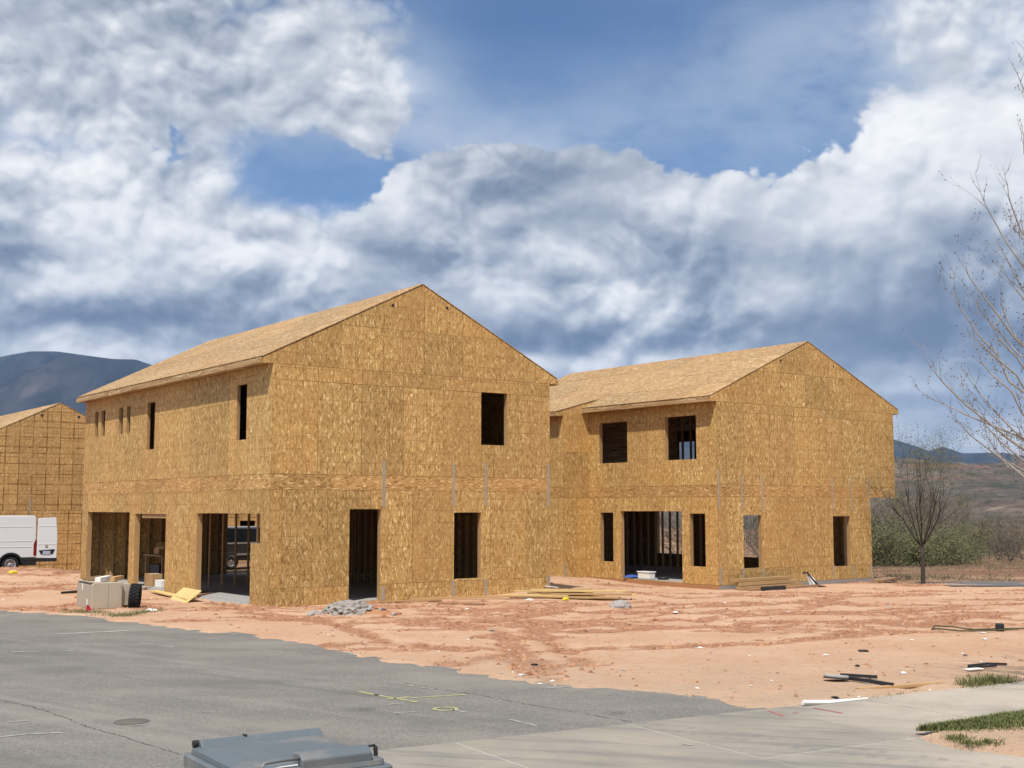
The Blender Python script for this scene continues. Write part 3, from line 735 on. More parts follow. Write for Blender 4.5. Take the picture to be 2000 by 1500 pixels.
def panel(parent, u0, u1, w0, w1, openings, mat, clips=(), t=.012, gap=.0022, name='panel'):
    """one sheet of strand board, cut round the openings; returns None if nothing of it is left"""
    a0, a1, b0, b1 = u0 + gap, u1 - gap, w0 + gap, w1 - gap
    proud = random.uniform(0, .004)
    if clips:
        poly = [(a0, b0), (a1, b0), (a1, b1), (a0, b1)]
        for a, k in clips:
            poly = clip_poly(poly, a, k)
            if len(poly) < 3: return None
        if max(p[1] for p in poly) - min(p[1] for p in poly) < .02: return None
        mb = MB().prism([(x - u0, z - w0) for x, z in poly], -t - proud, 0)
    else:
        us = sorted({a0, a1} | {q for o in openings for q in o[:2] if a0 < q < a1}); ws = sorted({b0, b1} | {q for o in openings for q in o[2:] if b0 < q < b1})
        nu, nw = len(us) - 1, len(ws) - 1
        solid = [[not any(o[0] <= (us[i] + us[i + 1]) / 2 <= o[1] and o[2] <= (ws[j] + ws[j + 1]) / 2 <= o[3] for o in openings) for j in range(nw)] for i in range(nu)]
        if not any(any(r) for r in solid): return None
        mb = MB(); y0, y1 = -t - proud, 0
        S = lambda i, j: 0 <= i < nu and 0 <= j < nw and solid[i][j]
        for i in range(nu):
            for j in range(nw):
                if not solid[i][j]: continue
                x0, x1, z0, z1 = us[i] - u0, us[i + 1] - u0, ws[j] - w0, ws[j + 1] - w0
                mb.add([(x0, y0, z0), (x1, y0, z0), (x1, y0, z1), (x0, y0, z1)], [(0, 1, 2, 3)])
                mb.add([(x0, y1, z0), (x1, y1, z0), (x1, y1, z1), (x0, y1, z1)], [(3, 2, 1, 0)])
                if not S(i - 1, j): mb.add([(x0, y0, z0), (x0, y0, z1), (x0, y1, z1), (x0, y1, z0)], [(0, 1, 2, 3)])
                if not S(i + 1, j): mb.add([(x1, y0, z0), (x1, y1, z0), (x1, y1, z1), (x1, y0, z1)], [(0, 1, 2, 3)])
                if not S(i, j - 1): mb.add([(x0, y0, z0), (x0, y1, z0), (x1, y1, z0), (x1, y0, z0)], [(0, 1, 2, 3)])
                if not S(i, j + 1): mb.add([(x0, y0, z1), (x1, y0, z1), (x1, y1, z1), (x0, y1, z1)], [(0, 1, 2, 3)])
    return mb.build(name, mat, parent, (u0, 0, w0))
def split_openings(u0, u1, w0, w1, openings):
    """a doorway that crosses a sheet from side to side leaves two sheets, one above and one below (or left and right)"""
    for o in openings:
        if o[0] <= u0 + .003 and o[1] >= u1 - .003 and o[2] > w0 and o[3] < w1: return [(u0, u1, w0, o[2]), (u0, u1, o[3], w1)]
        if o[2] <= w0 + .003 and o[3] >= w1 - .003 and o[0] > u0 and o[1] < u1: return [(u0, o[0], w0, w1), (o[1], u1, w0, w1)]
    return [(u0, u1, w0, w1)]
def clad(wall, u0, u1, rows, openings, mat, clips=()):
    for (w0, w1, off, m, wd) in rows:
        u = u0; nxt = u0 + off if off > .15 else u0 + wd
        while u < u1 - .01:
            e = min(nxt, u1)
            if u1 - e < .12: e = u1
            for r_ in split_openings(u, e, w0, w1, openings) if not clips else [(u, e, w0, w1)]: panel(wall, *r_, openings, m or mat, clips, gap=.0028)
            u = e; nxt = u + wd
def lining(wall, openings, depth=.14):
    for (a, c, z0, z1) in openings:
        timber('jamb', wall, a - .04, .001, z0, .04, depth, z1 - z0, M_WOOD); timber('jamb', wall, c, .001, z0, .04, depth, z1 - z0, M_WOOD)
        timber('header', wall, a - .04, .001, z1, c - a + .08, depth, .19, M_WOOD)
        if z0 > .3: timber('sill', wall, a - .04, .001, z0 - .04, c - a + .08, depth, .04, M_WOOD)
def studs(wall, u0, u1, z0, z1, openings, sp=.406, depth=.135):
    u = u0 + .02
    while u < u1 - .05:
        if not any(o[0] - .09 < u < o[1] + .05 and o[2] - .05 < z1 and o[3] + .2 > z0 for o in openings):
            timber('stud', wall, u, .003, z0, .038, depth, z1 - z0, M_WOOD)
        u += sp
    timber('plate', wall, u0, .006, z1 - .001, u1 - u0, depth - .006, .08, M_WOOD)
def wall_frame(house, x, y, deg): return empty('wall', (x, y, 0), R(deg), house)
def straps(wall, us, z0, z1, w=.075):
    for u in us:
        zz0, zz1 = z0 + random.uniform(-.03, .03), z1 + random.uniform(-.05, .05)
        MB().box(u - w / 2, u + w / 2, -.0195, -.0150, zz0, zz1).build('strap', M_STEEL, wall)
def roof_slope(house, side, ridge_x, eave_x, y0, y1, z_eave, z_ridge, mat, name='roof', y_off=.0):
    run = abs(ridge_x - eave_x); L = math.hypot(run, z_ridge - z_eave); cs, sn = run / L, (z_ridge - z_eave) / L
    s = Vector((cs * side, 0, sn)); nrm = Vector((-sn * side, 0, cs)); yv = -nrm; xv = yv.cross(s)
    org = Vector((eave_x, y1 if side > 0 else y0, z_eave))
    M = Matrix(((xv.x, yv.x, s.x, org.x), (xv.y, yv.y, s.y, org.y), (xv.z, yv.z, s.z, org.z), (0, 0, 0, 1)))
    rf = empty(name, parent=house, M=M)
    n = max(1, round(L / 1.22)); hgt = L / n
    for i in range(n):
        u = -(1.22 if i % 2 else 0)
        while u < y1 - y0 - .01:
            a, e = max(u, 0), min(u + 2.44, y1 - y0)
            if e - a > .05: panel(rf, a, e, i * hgt, (i + 1) * hgt, [], mat, t=.016 + random.uniform(0, .006), gap=.005)
            u += 2.44
    return rf, L
def fascia(house, x, y0, y1, z_top, side, h=.15):
    """board along the eave, in lengths, with the soffit behind it"""
    y = y0
    while y < y1 - .05:
        e = min(y + 3.6, y1)
        MB().box(x - (.036 if side > 0 else 0), x + (0 if side > 0 else .036), y + .002, e - .002, z_top - h, z_top - .006).build('fascia', M_OSBR, house)
        y = e
def house_shell(house, W, L, z0, zf, openings, zslab, back_open=(), right_open=()):
    MB().box(.02, W - .02, .02, L - .02, z0 - .25, zslab).build('floor_slab', M_CONC, house)

def gable_rows(z0, z1, n, m=None, off=.61): return [(z0 + (z1 - z0) * i / n, z0 + (z1 - z0) * (i + 1) / n, off if i % 2 == 0 else 0, m, SHEET) for i in range(n)]
def roof_house(house, W, L, ridge_x, z_e, z_r, ov, yb, matw, gable_from, front_ext=True, front_holes=True, soffit_z=None):
    """both slopes, fascias, soffits and the gable sheathing front and back"""
    roof_slope(house, +1, ridge_x, -ov, yb, L, z_e, z_r, M_OSBR); roof_slope(house, -1, ridge_x, W + ov, yb, L, z_e, z_r, M_OSBR)
    fascia(house, -ov, yb + .03, L, z_e - .012, +1); fascia(house, W + ov, yb + .03, L, z_e - .012, -1)
    sz = soffit_z or z_e - .15
    MB().box(-ov + .002, -.014, yb + .05, L - .01, sz + .004, sz + .016).build('soffit', M_OSBR, house)
    MB().box(W + .014, W + ov - .002, yb + .05, L - .01, sz + .004, sz + .016).build('soffit', M_OSBR, house)

def attic(house, W, L, ridge_x, z_e, z_r, ov):
    MB().box(.16, W - .16, .16, L - .16, z_e - .34, z_e - .30).build('ceiling', M_OSBR, house)

# ---------------- house 1: nearest, gable towards the road
def house_one():
    h = empty('house', C1, TH); h.location.z = 0
    tag(h, 'nearest and largest two-storey house shell in bare strand board, gable facing right', 'house', 'unfinished strand board houses')
    W, L, ov = 8.4, 14.0, .30; ze, zr, rx = 5.95, 8.17, 4.2
    k = (zr - ze) / (rx + ov); clipL = (ze + k * ov - .022, k); clipR = (zr + k * rx - .022, -k)
    B0, B1, EV = 2.79, 3.16, 5.80
    # front
    w = wall_frame(h, 0, 0, 0)
    op = [(2.12, 3.01, .06, 2.32), (5.22, 6.08, .50, 2.23), (6.08, 6.95, 4.03, 5.45)]
    clad(w, -.014, W + .014, [(0, .45, .9, None, 2.44), (.45, B0, .3, None, SHEET), (B0, B1, 1.6, M_OSBB, 2.44), (B1, 5.43, .0, None, SHEET)], op, M_OSB)
    clad(w, -.014, W + .014, [(5.43, EV, 0, None, SHEET)], op, M_OSB)
    clad(w, -ov, W + ov, [(EV, 6.9, .9, None, SHEET), (6.9, 8.3, .9, None, SHEET)], op, M_OSB, (clipL, clipR))
    lining(w, op); studs(w, .06, W, .14, B0 - .1, op); studs(w, .06, W, B1 + .04, EV - .1, op)
    straps(w, [3.09, 5.20, 6.23, 8.36], 2.38, 3.53); straps(w, [3.10, 5.20, 6.24, 8.36], .03, .45, .09)
    for x, z in ((3.30, 7.53), (4.97, 7.62)):
        MB().lathe([(0, -.024), (.028, -.024), (.034, -.030), (.040, -.024), (.040, -.008)], 12, axis='y').build('dark_hole_disc', M_DARK, w, (x, 0, z))  # dark disc painted in for the shade inside a round hole
    # left (towards the road)
    w = wall_frame(h, 0, L, -90)
    o_y = [(9.56, 13.46, .0, 2.22), (6.62, 9.08, .0, 2.18), (1.05, 4.42, -.02, 1.49), (.52, 4.42, 1.49, 2.21), (1.44, 2.03, 4.04, 5.43), (7.70, 8.31, 4.04, 5.41),
           (12.72, 13.04, 4.62, 5.43), (12.05, 12.42, 4.62, 5.43), (10.40, 10.75, 4.60, 5.42), (9.75, 10.06, 4.60, 5.42)]
    op = [(L - c, L - a, z0, z1) for a, c, z0, z1 in o_y]
    clad(w, 0, L - .0, [(0, B0, .54, None, SHEET), (B0, B1, 2.4, M_OSBB, 2.44), (B1, EV, .5, None, SHEET)], op, M_OSB)
    lin = [o for o in op if not (abs(o[2] + .02) < .001 or abs(o[2] - 1.49) < .001)]
    lining(w, [o for o in lin if o[2] < .3]); lining(w, [o for o in lin if o[2] > .3], .075)
    a, c = L - 4.42, L - .52                          # the stepped opening by the corner
    timber('jamb', w, a - .04, .001, -.02, .04, .14, 2.23, M_WOOD); timber('jamb', w, c, .001, 1.49, .04, .14, .72, M_WOOD)
    timber('jamb', w, L - 1.05, .001, -.02, .04, .14, 1.47, M_WOOD); timber('sill', w, L - 1.05, .001, 1.45, .53, .14, .04, M_WOOD)
    timber('header', w, a - .04, .001, 2.21, c - a + .08, .14, .28, M_WOOD)
    timber('beam', w, L - 8.6, .02, 2.06, 1.9, .09, .12, M_WOOD)
    studs(w, .06, L - .06, B1 + .04, EV - .1, op, depth=.07); studs(w, .06, L - .06, .1, B0 - .1, op)
    # right and back
    w = wall_frame(h, W, 0, 90); op = []
    clad(w, 0, L, [(0, B0, 0, None, SHEET), (B0, B1, 0, M_OSBB, 2.44), (B1, EV, 0, None, SHEET)], op, M_OSB); studs(w, .06, L - .06, .1, B0 - .1, op)
    w = wall_frame(h, W, L, 180); op = [(1.75, 3.4, .05, 2.2)]
    clad(w, -.014, W + .014, [(0, B0, 0, None, SHEET), (B0, B1, 0, M_OSBB, 2.44), (B1, EV, 0, None, SHEET)], op, M_OSB); studs(w, .06, W, .1, B0 - .1, op); lining(w, op)
    kk = (zr - ze) / (rx + ov)
    clad(w, -ov, W + ov, [(EV, 6.9, .9, None, SHEET), (6.9, 8.3, .9, None, SHEET)], [], M_OSB, ((ze + kk * ov - .022, kk), (zr + kk * rx - .022, -kk)))
    roof_house(h, W, L, rx, ze, zr, ov, -.03, M_OSB, EV)
    MB().box(.02, W - .02, .02, L - .02, -.3, .06).build('floor_slab', M_CONC, h)
    MB().box(.16, W - .16, .16, L - .16, 2.84, 3.10).build('upper_floor', M_OSBR, h)
    MB().box(.16, W - .16, .16, L - .16, 5.68, 5.72).build('ceiling', M_OSBR, h)
    # sloping concrete apron at the stepped opening
    MB().add([(-.55, 1.0, -.02), (-.55, 3.0, -.02), (.015, 1.06, .055), (.015, 4.4, .055), (-.55, 1.0, -.2), (-.55, 3.0, -.2), (.015, 1.06, -.2), (.015, 4.4, -.2)],
             [(0, 2, 3, 1), (0, 1, 5, 4), (1, 3, 7, 5), (0, 4, 6, 2)]).build('apron', M_CONC, h)
    p = empty('partition', (0, 0, 0), 0, h)            # open stud partitions inside
    for x in np.arange(.9, 8.2, .406): timber('stud', p, float(x), 7.6, .06, .038, .09, 2.75, M_WOOD)
    for y in np.arange(5.3, 9.2, .406): timber('stud', p, 6.3, float(y), .06, .09, .038, 2.75, M_WOOD)
    for x, y in ((1.35, 3.3), (1.7, 3.3), (.62, 2.0), (2.9, 2.6)): timber('stud', p, x, y, .06, .038, .09, 2.75, M_WOOD)
    # 2 door-less walls added to block light and keep the upper floor dark
    MB().box(.2, W - .2, 6.9, 7.0, 3.1, 5.68).build('screen_wall', M_OSBR, h); MB().box(4.1, 4.2, .2, L - .2, 3.1, 5.68).build('screen_wall', M_OSBR, h)
    return h
H1 = house_one()

# ---------------- house 2: right-hand, with a jetty on the right and a lean-to bay on the left
def house_two():
    h = empty('house', (C2.x, C2.y, 0), TH)
    tag(h, 'right-hand strand board house shell whose upper storey juts out over the lower on the right', 'house', 'unfinished strand board houses')
    W, WL, L, ov = 8.93, 7.53, 12.7, .33; ze, zr, rx = 5.86, 7.96, 4.42
    Z0, B0, B1, EV = -.06, 2.71, 3.07, 5.70
    w = wall_frame(h, 0, 0, 0)
    op = [(1.12, 1.97, .43, 2.12), (5.50, 6.40, .37, 2.07)]
    clad(w, -.014, WL + .014, [(Z0, .42, .9, None, 2.44), (.42, B0, .4, None, SHEET)], op, M_OSB)
    clad(w, -.014, W + .014, [(B0, B1, 1.6, M_OSBB, 2.44), (B1, 5.4, .0, None, SHEET), (5.4, EV, 0, None, SHEET)], op, M_OSB)
    k = (zr - ze) / (rx + ov); kr = (zr - ze) / (W + ov - rx)
    cl = ((ze + k * ov - .022, k), (zr + kr * rx - .022, -kr))
    clad(w, -ov, W + ov, [(EV, 6.8, .9, None, SHEET), (6.8, 8.1, .9, None, SHEET)], [], M_OSB, cl)
    lining(w, op); studs(w, .06, WL, .1, B0 - .1, op)
    straps(w, [1.08, 2.04, 5.5, 6.5, 7.49], 2.30, 3.40, .06); straps(w, [.03], 2.25, 3.5, .06); straps(w, [1.08, 2.04, 5.5, 6.5, 7.49], -.04, .40, .07); straps(w, [.05], -.05, .55, .1)
    for x, z in ((3.05, 7.22), (5.73, 7.20)):
        MB().lathe([(0, -.024), (.026, -.024), (.032, -.030), (.038, -.024), (.038, -.008)], 12, axis='y').build('dark_hole_disc', M_DARK, w, (x, 0, z))  # dark disc in place of the shade in a gable hole
    # left wall, main part
    w = wall_frame(h, 0, 6.25, -90)
    o_y = [(1.6, 4.58, -.03, 2.24), (.55, 1.25, .49, 2.17), (4.97, 5.65, .50, 2.19), (.9, 2.35, 3.91, 5.33), (4.21, 5.69, 3.90, 5.31)]
    op = [(6.25 - c, 6.25 - a, z0, z1) for a, c, z0, z1 in o_y]
    clad(w, 0, 6.25, [(Z0, B0, .2, None, SHEET), (B0, B1, .8, M_OSBB, 2.44), (B1, EV, .6, None, SHEET)], op, M_OSB)
    lining(w, op); studs(w, .06, 6.1, .0, B0 - .1, op); studs(w, .06, 6.1, B1 + .04, EV - .1, op)
    MB().box(-.012, 6.25, -.02, .06, -.40, Z0 - .004).build('foundation', M_STAIN, w)
    # bay: narrow wall facing the road corner, then the bay's long side
    w = wall_frame(h, -1.18, 6.25, 0)
    kb = (6.285 - 5.70) / 2.16; kc = 5.70 + kb * .32 - .022
    clad(w, -.014, 1.166, [(Z0, B0, .6, None, SHEET), (B0, 4.3, 0, None, SHEET), (4.3, 6.4, 0, None, SHEET)], [], M_OSB, ((kc, kb),))
    panel(w, 1.166, 1.86, 5.72, 6.4, [], M_OSB, ((kc, kb),)); panel(w, -.32, -.014, 5.552, 6.4, [], M_OSB, ((kc, kb),))
    MB().box(-.02, 1.15, -.018, .06, -.40, Z0 - .004).build('foundation', M_STAIN, w); straps(w, [.03], -.05, .5, .08)
    w = wall_frame(h, -1.18, 10.2, -90)
    clad(w, 0, 3.95, [(Z0, B0, 0, None, SHEET), (B0, B1, 0, M_OSBB, 2.44), (B1, 5.58, 0, None, SHEET)], [], M_OSB)
    MB().box(0, 3.94, -.018, .06, -.40, Z0 - .004).build('foundation', M_FOUND, w)
    roof_slope(h, +1, .66, -1.50, 6.22, 10.2, 5.70, 6.285, M_OSBR)
    MB().box(-1.536, -1.50, 6.24, 10.2, 5.55, 5.69).build('fascia', M_OSBR, h); MB().box(-1.498, -1.194, 6.27, 10.19, 5.556, 5.568).build('soffit', M_OSBR, h)
    w = wall_frame(h, 0, L, -90); clad(w, 0, L - 10.2, [(Z0, B0, 0, None, SHEET), (B0, EV, 0, None, SHEET)], [], M_OSB)
    # right wall: lower storey set back, upper storey jutting out
    w = wall_frame(h, WL, 0, 90); op = [(.22, 1.06, .1, 2.25), (4.7, 6.3, .47, 2.3), (8.9, 10.7, .48, 2.3)]
    clad(w, 0, L, [(Z0, B0, 0, None, SHEET)], op, M_OSB); studs(w, .06, L - .1, .0, B0 - .1, op); lining(w, op)
    w = wall_frame(h, W, 0, 90); op = [(10.0, 10.9, 4.0, 5.15)]
    clad(w, 0, L, [(B0, B1, 0, M_OSBB, 2.44), (B1, EV, 0, None, SHEET)], op, M_OSB); studs(w, .06, L - .1, B1 + .04, EV - .1, op)
    MB().box(WL + .02, W - .002, .004, L - .01, B0 + .004, B0 + .02).build('jetty_soffit', M_OSBR, h)
    w = wall_frame(h, W, L, 180)
    clad(w, W - WL, W, [(Z0, B0, 0, None, SHEET)], [], M_OSB); clad(w, 0, W, [(B0, B1, 0, M_OSBB, 2.44), (B1, EV, 0, None, SHEET)], [], M_OSB)
    clad(w, -ov, W + ov, [(EV, 6.8, .9, None, SHEET), (6.8, 8.1, .9, None, SHEET)], [], M_OSB, ((ze + kr * ov - .022, kr), (zr + k * (W - rx) - .022, -k)))
    # roof: the left eave stops at the bay
    roof_slope(h, +1, rx, -ov, -.03, 6.24, ze, zr, M_OSBR); roof_slope(h, +1, rx, .0, 6.24, L, ze + k * ov, zr, M_OSBR); roof_slope(h, -1, rx, W + ov, -.03, L, ze, zr, M_OSBR)
    fascia(h, -ov, 0, 6.24, ze - .012, +1); fascia(h, W + ov, 0, L, ze - .012, -1)
    MB().box(-ov + .002, -.014, .02, 6.23, EV + .006, EV + .018).build('soffit', M_OSBR, h); MB().box(W + .014, W + ov - .002, .02, L, EV + .006, EV + .018).build('soffit', M_OSBR, h)
    MB().box(.02, WL - .02, .02, L - .02, -.45, -.03).build('floor_slab', M_CONC, h)
    MB().box(-.014, WL + .03, -.03, .03, -.45, Z0 - .004).build('foundation', M_FOUND, h)
    MB().box(.16, WL - .16, .16, L - .16, 2.76, 3.02).build('upper_floor', M_OSBR, h); MB().box(.16, W - .16, .16, L - .16, 5.60, 5.64).build('ceiling', M_OSBR, h)
    p = empty('partition', (0, 0, 0), 0, h)
    for y in np.arange(5.4, 11.6, .406): timber('stud', p, 4.6, float(y), -.03, .09, .038, 2.78, M_WOOD)
    for x in np.arange(1.2, 8.2, .406): timber('stud', p, float(x), 4.4, 3.02, .038, .09, 2.58, M_WOOD)
    MB().box(.2, 3.6, 11.3, 11.4, -.03, 2.75).build('screen_wall', M_OSBR, h); MB().box(.2, 2.2, 4.05, 4.15, 3.02, 5.6).build('screen_wall', M_OSBR, h)
    MB().box(2.6, 2.7, 5.6, 11, 3.02, 5.6).build('screen_wall', M_OSBR, h)  # wall added to block light so the left upper window stays dark
    return h
H2 = house_two()

# ---------------- houses 3 and 4: behind, boards crossed by a strong printed grid
def house_back(C, z0, apex, W, L, label, op, strap_u=()):
    h = empty('house', (C.x, C.y, 0), TH); tag(h, label, 'house', 'unfinished strand board houses')
    ov = .3; zr = apex; ze = apex - 2.22; rx = W / 2; k = (zr - ze) / (rx + ov); EV = ze - .15
    cl = ((ze + k * ov - .022, k), (zr + k * rx - .022, -k))
    zm = z0 + 2.75
    w = wall_frame(h, 0, 0, 0)
    clad(w, -.014, W + .014, [(z0, zm, .5, None, SHEET), (zm, EV, 0, None, SHEET)], op, M_OSBG)
    clad(w, -ov, W + ov, [(EV, EV + 1.2, .9, None, SHEET), (EV + 1.2, apex + .1, .9, None, SHEET)], [], M_OSBG, cl)
    lining(w, op); straps(w, strap_u, z0 + 2.1, z0 + 3.3, .07)
    for x, z in ((rx - .85, zr - .62), (rx + .85, zr - .62)):
        MB().lathe([(0, -.024), (.045, -.024), (.055, -.03), (.06, -.024), (.06, -.008)], 12, axis='y').build('dark_hole_disc', M_DARK, w, (x, 0, z))  # dark discs again, standing for shaded round holes
    for (x, y, dg, ln) in ((0, L, -90, L), (W, 0, 90, L), (W, L, 180, W)):
        w = wall_frame(h, x, y, dg); clad(w, 0, ln, [(z0, zm, 0, None, SHEET), (zm, EV, 0, None, SHEET)], [], M_OSBG)
    clad(w, -ov, W + ov, [(EV, EV + 1.2, .9, None, SHEET), (EV + 1.2, apex + .1, .9, None, SHEET)], [], M_OSBG, cl)
    roof_house(h, W, L, rx, ze, zr, ov, -.03, M_OSBG, EV)
    MB().box(.02, W - .02, .02, L - .02, z0 - .4, z0 + .1).build('floor_slab', M_CONC, h)
    return h
H3 = house_back(C3, -.52, 7.24, 8.44, 12.0, 'far-left strand board house with a dark crossed line grid, behind the white van', [], [3.0])
C4 = C1 + DR * 8.2 + DL * 28.0
H4 = house_back(C4, -.7, 7.0, 8.44, 12.0, 'rearmost strand board house glimpsed through the corner opening of the nearest house', [(3.6, 4.4, .9, 1.75)])

# ------------------------------------------------------------------ trees
def grow(mb, p, dr, length, rad, depth, rng, tips, bend=.25, up=.25, split=(2, 3), spread=.65, segs=4, sides=5, shrink=.68, mids=None, sidep=.75):
    pts = [p.copy()]; rads = [rad]; d = dr.normalized(); side = []
    for i in range(segs):
        d = (d + Vector((rng.uniform(-1, 1), rng.uniform(-1, 1), rng.uniform(-1, 1))) * bend * .35 + Vector((0, 0, up * .25))).normalized()
        p = p + d * (length / segs); pts.append(p.copy()); rads.append(rad * (1 - .45 * (i + 1) / segs))
        if i >= 1 and depth > 0: side.append((p.copy(), d.copy(), rads[-1]))
    mb.tube(pts, rads, sides, caps=False)
    if mids is not None and depth <= 1: mids += [(q_, d) for q_ in pts[1:]]
    if depth == 0: tips.append((p, d)); return
    for k in range(max(1, rng.randint(*split))):
        a = Vector((rng.uniform(-1, 1), rng.uniform(-1, 1), rng.uniform(-.4, .8))).normalized()
        grow(mb, p, d + a * spread, length * shrink * rng.uniform(.8, 1.15), rads[-1] * .85, depth - 1, rng, tips, bend, up, split, spread, max(2, segs - 1), max(3, sides - 1), shrink, mids, sidep)
    for q, dd, rr in side:
        if rng.random() < sidep:
            a = Vector((rng.uniform(-1, 1), rng.uniform(-1, 1), rng.uniform(-.3, .8))).normalized()
            grow(mb, q, dd * .6 + a * (spread + .25), length * shrink * rng.uniform(.55, .9), rr * .55, depth - 1, rng, tips, bend, up, split, spread, max(2, segs - 1), max(3, sides - 1), shrink, mids, sidep)
def leaf_mat(name, c1, c2):
    def f(b, p):
        g = b.n('ShaderNodeNewGeometry'); n = b.noise(g.outputs['Position'], 1.2, 3, .6)
        r = g.outputs['Random Per Island']
        b.set(p.inputs['Base Color'], b.mix(b.m('ADD', b.m('MULTIPLY', n, .5), b.m('MULTIPLY', r, .5)), c1, c2))
        p.inputs['Subsurface Weight'].default_value = 0
        p.inputs['Transmission Weight'].default_value = 0
    return principled(name, f, rough=.7, spec=.2)
M_LEAFG = leaf_mat('leaf_spring', (.065, .070, .028, 1), (.165, .155, .066, 1))
M_LEAFO = leaf_mat('leaf_olive', (.065, .06, .035, 1), (.125, .11, .065, 1))
M_SCRUB = leaf_mat('scrub_leaf', (.075, .06, .035, 1), (.16, .125, .075, 1))
M_BUD = leaf_mat('bud', (.05, .03, .02, 1), (.14, .09, .05, 1))
M_GRASS = leaf_mat('grass_blade', (.065, .092, .026, 1), (.21, .21, .080, 1))
def leaves(mb, tips, n, size, rng, spread):
    for _ in range(n):
        p, d = tips[rng.randrange(len(tips))]
        q = p + Vector((rng.gauss(0, 1), rng.gauss(0, 1), rng.gauss(0, 1))) * spread
        a = Vector((rng.uniform(-1, 1), rng.uniform(-1, 1), rng.uniform(-1, 1))).normalized(); c = a.orthogonal().normalized()
        s = size * rng.uniform(.6, 1.3)
        mb.add([q - a * s * .5, q + c * s * .28, q + a * s * .5, q - c * s * .28], [(0, 1, 2, 3)])
def tree(pos, hgt, label, seed, bark, leaf, n_leaf, leaf_size, trunk_h=.3, nmain=6, lean=1.0, depth=3, group=None, trunk_r=None, name='tree', spread=.55, leaf_spread=.18, cat='tree', bushy=False):
    rng = random.Random(seed); t = empty(name, pos)
    tag(t, label, cat, group)
    r = trunk_r or hgt * .022; th = hgt * trunk_h
    tb = MB(); tips = []; mids = []
    top = Vector((rng.uniform(-.04, .04) * hgt, rng.uniform(-.04, .04) * hgt, th)) if bushy else Vector((.02, .03, th))
    if th > .05: tb.tube([(0, 0, -.3), (0, 0, 0), top * .5 + Vector((.01, 0, 0)), top], [r * 1.35, r * 1.2, r, r * .92], 8)
    fine = MB()
    for k in range(nmain):
        a = 2 * math.pi * (k + rng.uniform(-.3, .3)) / nmain
        d = Vector((math.cos(a) * lean, math.sin(a) * lean, rng.uniform(.1, 1.6) if bushy else rng.uniform(.8, 1.5)))
        grow(tb, top * rng.uniform(.85, 1.0), d, hgt * .34 * rng.uniform(.8, 1.15), r * (.55 if bushy else .42), depth, rng, tips, .45 if bushy else .3, .15 if bushy else .35, (2, 3) if bushy else (1, 3), spread, 4, 5, .70, mids, .75 if bushy else .42)
    tb.build('trunk', bark, t, smooth=True)
    cb = MB()
    for p, d in tips:                                   # twigs
        for _ in range(5 if bushy else 2):
            e = d + Vector((rng.uniform(-1, 1), rng.uniform(-1, 1), rng.uniform(-.3, 1))) * .7
            cb.tube([p, p + e.normalized() * hgt * (.11 if bushy else .05) * rng.uniform(.5, 1.2)], [r * (.16 if bushy else .05), r * (.07 if bushy else .025)], 3, caps=False)
    lb_ = MB(); leaves(lb_, tips + mids, n_leaf, leaf_size, rng, leaf_spread)
    cb.build('twigs', M_TWIG, t)['kind'] = 'stuff'; lb_.build('crown', leaf, t)['kind'] = 'stuff'
    return t

# street tree standing by the right-hand house
tp = GP(1803, 1141)
tree(tp, 4.15, 'small budding street tree with dark forked trunk, right of the right-hand house', 47, M_BARKD, M_LEAFG, 4600, .055, .32, 7, .66, 3, None, .068, spread=.5, leaf_spread=.16)
# thickets and trees beyond the lot
back = [(1722, 1098, 96, 6.2, 'G', 'dense green tree right beside the jutting house corner'), (1766, 1099, 100, 7.0, 'O', 'tall olive tree behind the street tree trunk, to its left'),
        (1836, 1100, 104, 6.2, 'G', 'spreading spring-green tree behind the street tree, to its right'), (1874, 1098, 110, 5.0, 'G', 'low green tree between the street tree and the lamp post'),
        (1795, 1093, 128, 8.2, 'O', 'tall greyish tree rising behind the street tree crown'), (1962, 1094, 122, 5.4, 'O', 'half-bare tree with pale trunk right of the lamp post'),
        (2004, 1040, 210, 9.0, 'G', 'round green tree at the right picture edge above the lamp post'), (1905, 1088, 165, 5.2, 'O', 'grey-green bush just left of the lamp post'),
        (1690, 1096, 118, 8.0, 'O', 'olive tree half hidden behind the right-hand house'), (1560, 1096, 120, 7.0, 'G', 'green tree seen through the openings of the right-hand house'),
        (1480, 1096, 130, 7.5, 'O', 'grey-green tree seen through the left front window of the right-hand house'), (1320, 1096, 125, 8.0, 'O', 'olive tree seen through the wide doorway of the right-hand house')]
for k, (u, dist, hg, kd, wh) in enumerate([(1712, 88, 3.2, 'G', 'touching the right-hand house corner'), (1742, 92, 3.6, 'O', 'second from the right-hand house corner'), (1782, 90, 2.6, 'G', 'just left of the street tree trunk'),
        (1822, 92, 3.0, 'G', 'just right of the street tree trunk'), (1850, 97, 3.4, 'G', 'nearest the lamp post on its left'), (1888, 130, 3.8, 'O', 'behind the lamp post'), (1940, 140, 4.0, 'O', 'right behind the lamp post lantern'), (1985, 150, 4.4, 'O', 'at the right picture edge')]):
    back.append((u, 0, dist, hg, kd, 'low brushy shrub ' + wh))
for k, (u, dist, hg, wh) in enumerate([(1735, 190, 14, 'beside the jutting upper storey'), (1785, 205, 15, 'above the street tree crown, left of centre'), (1835, 215, 14, 'above the street tree crown, right of centre'), (1880, 235, 13, 'above and left of the lamp post'), (1930, 260, 11, 'above the lamp post')]):
    back.append((u, 0, dist, hg, 'O', 'distant grey leafless tree ' + wh))
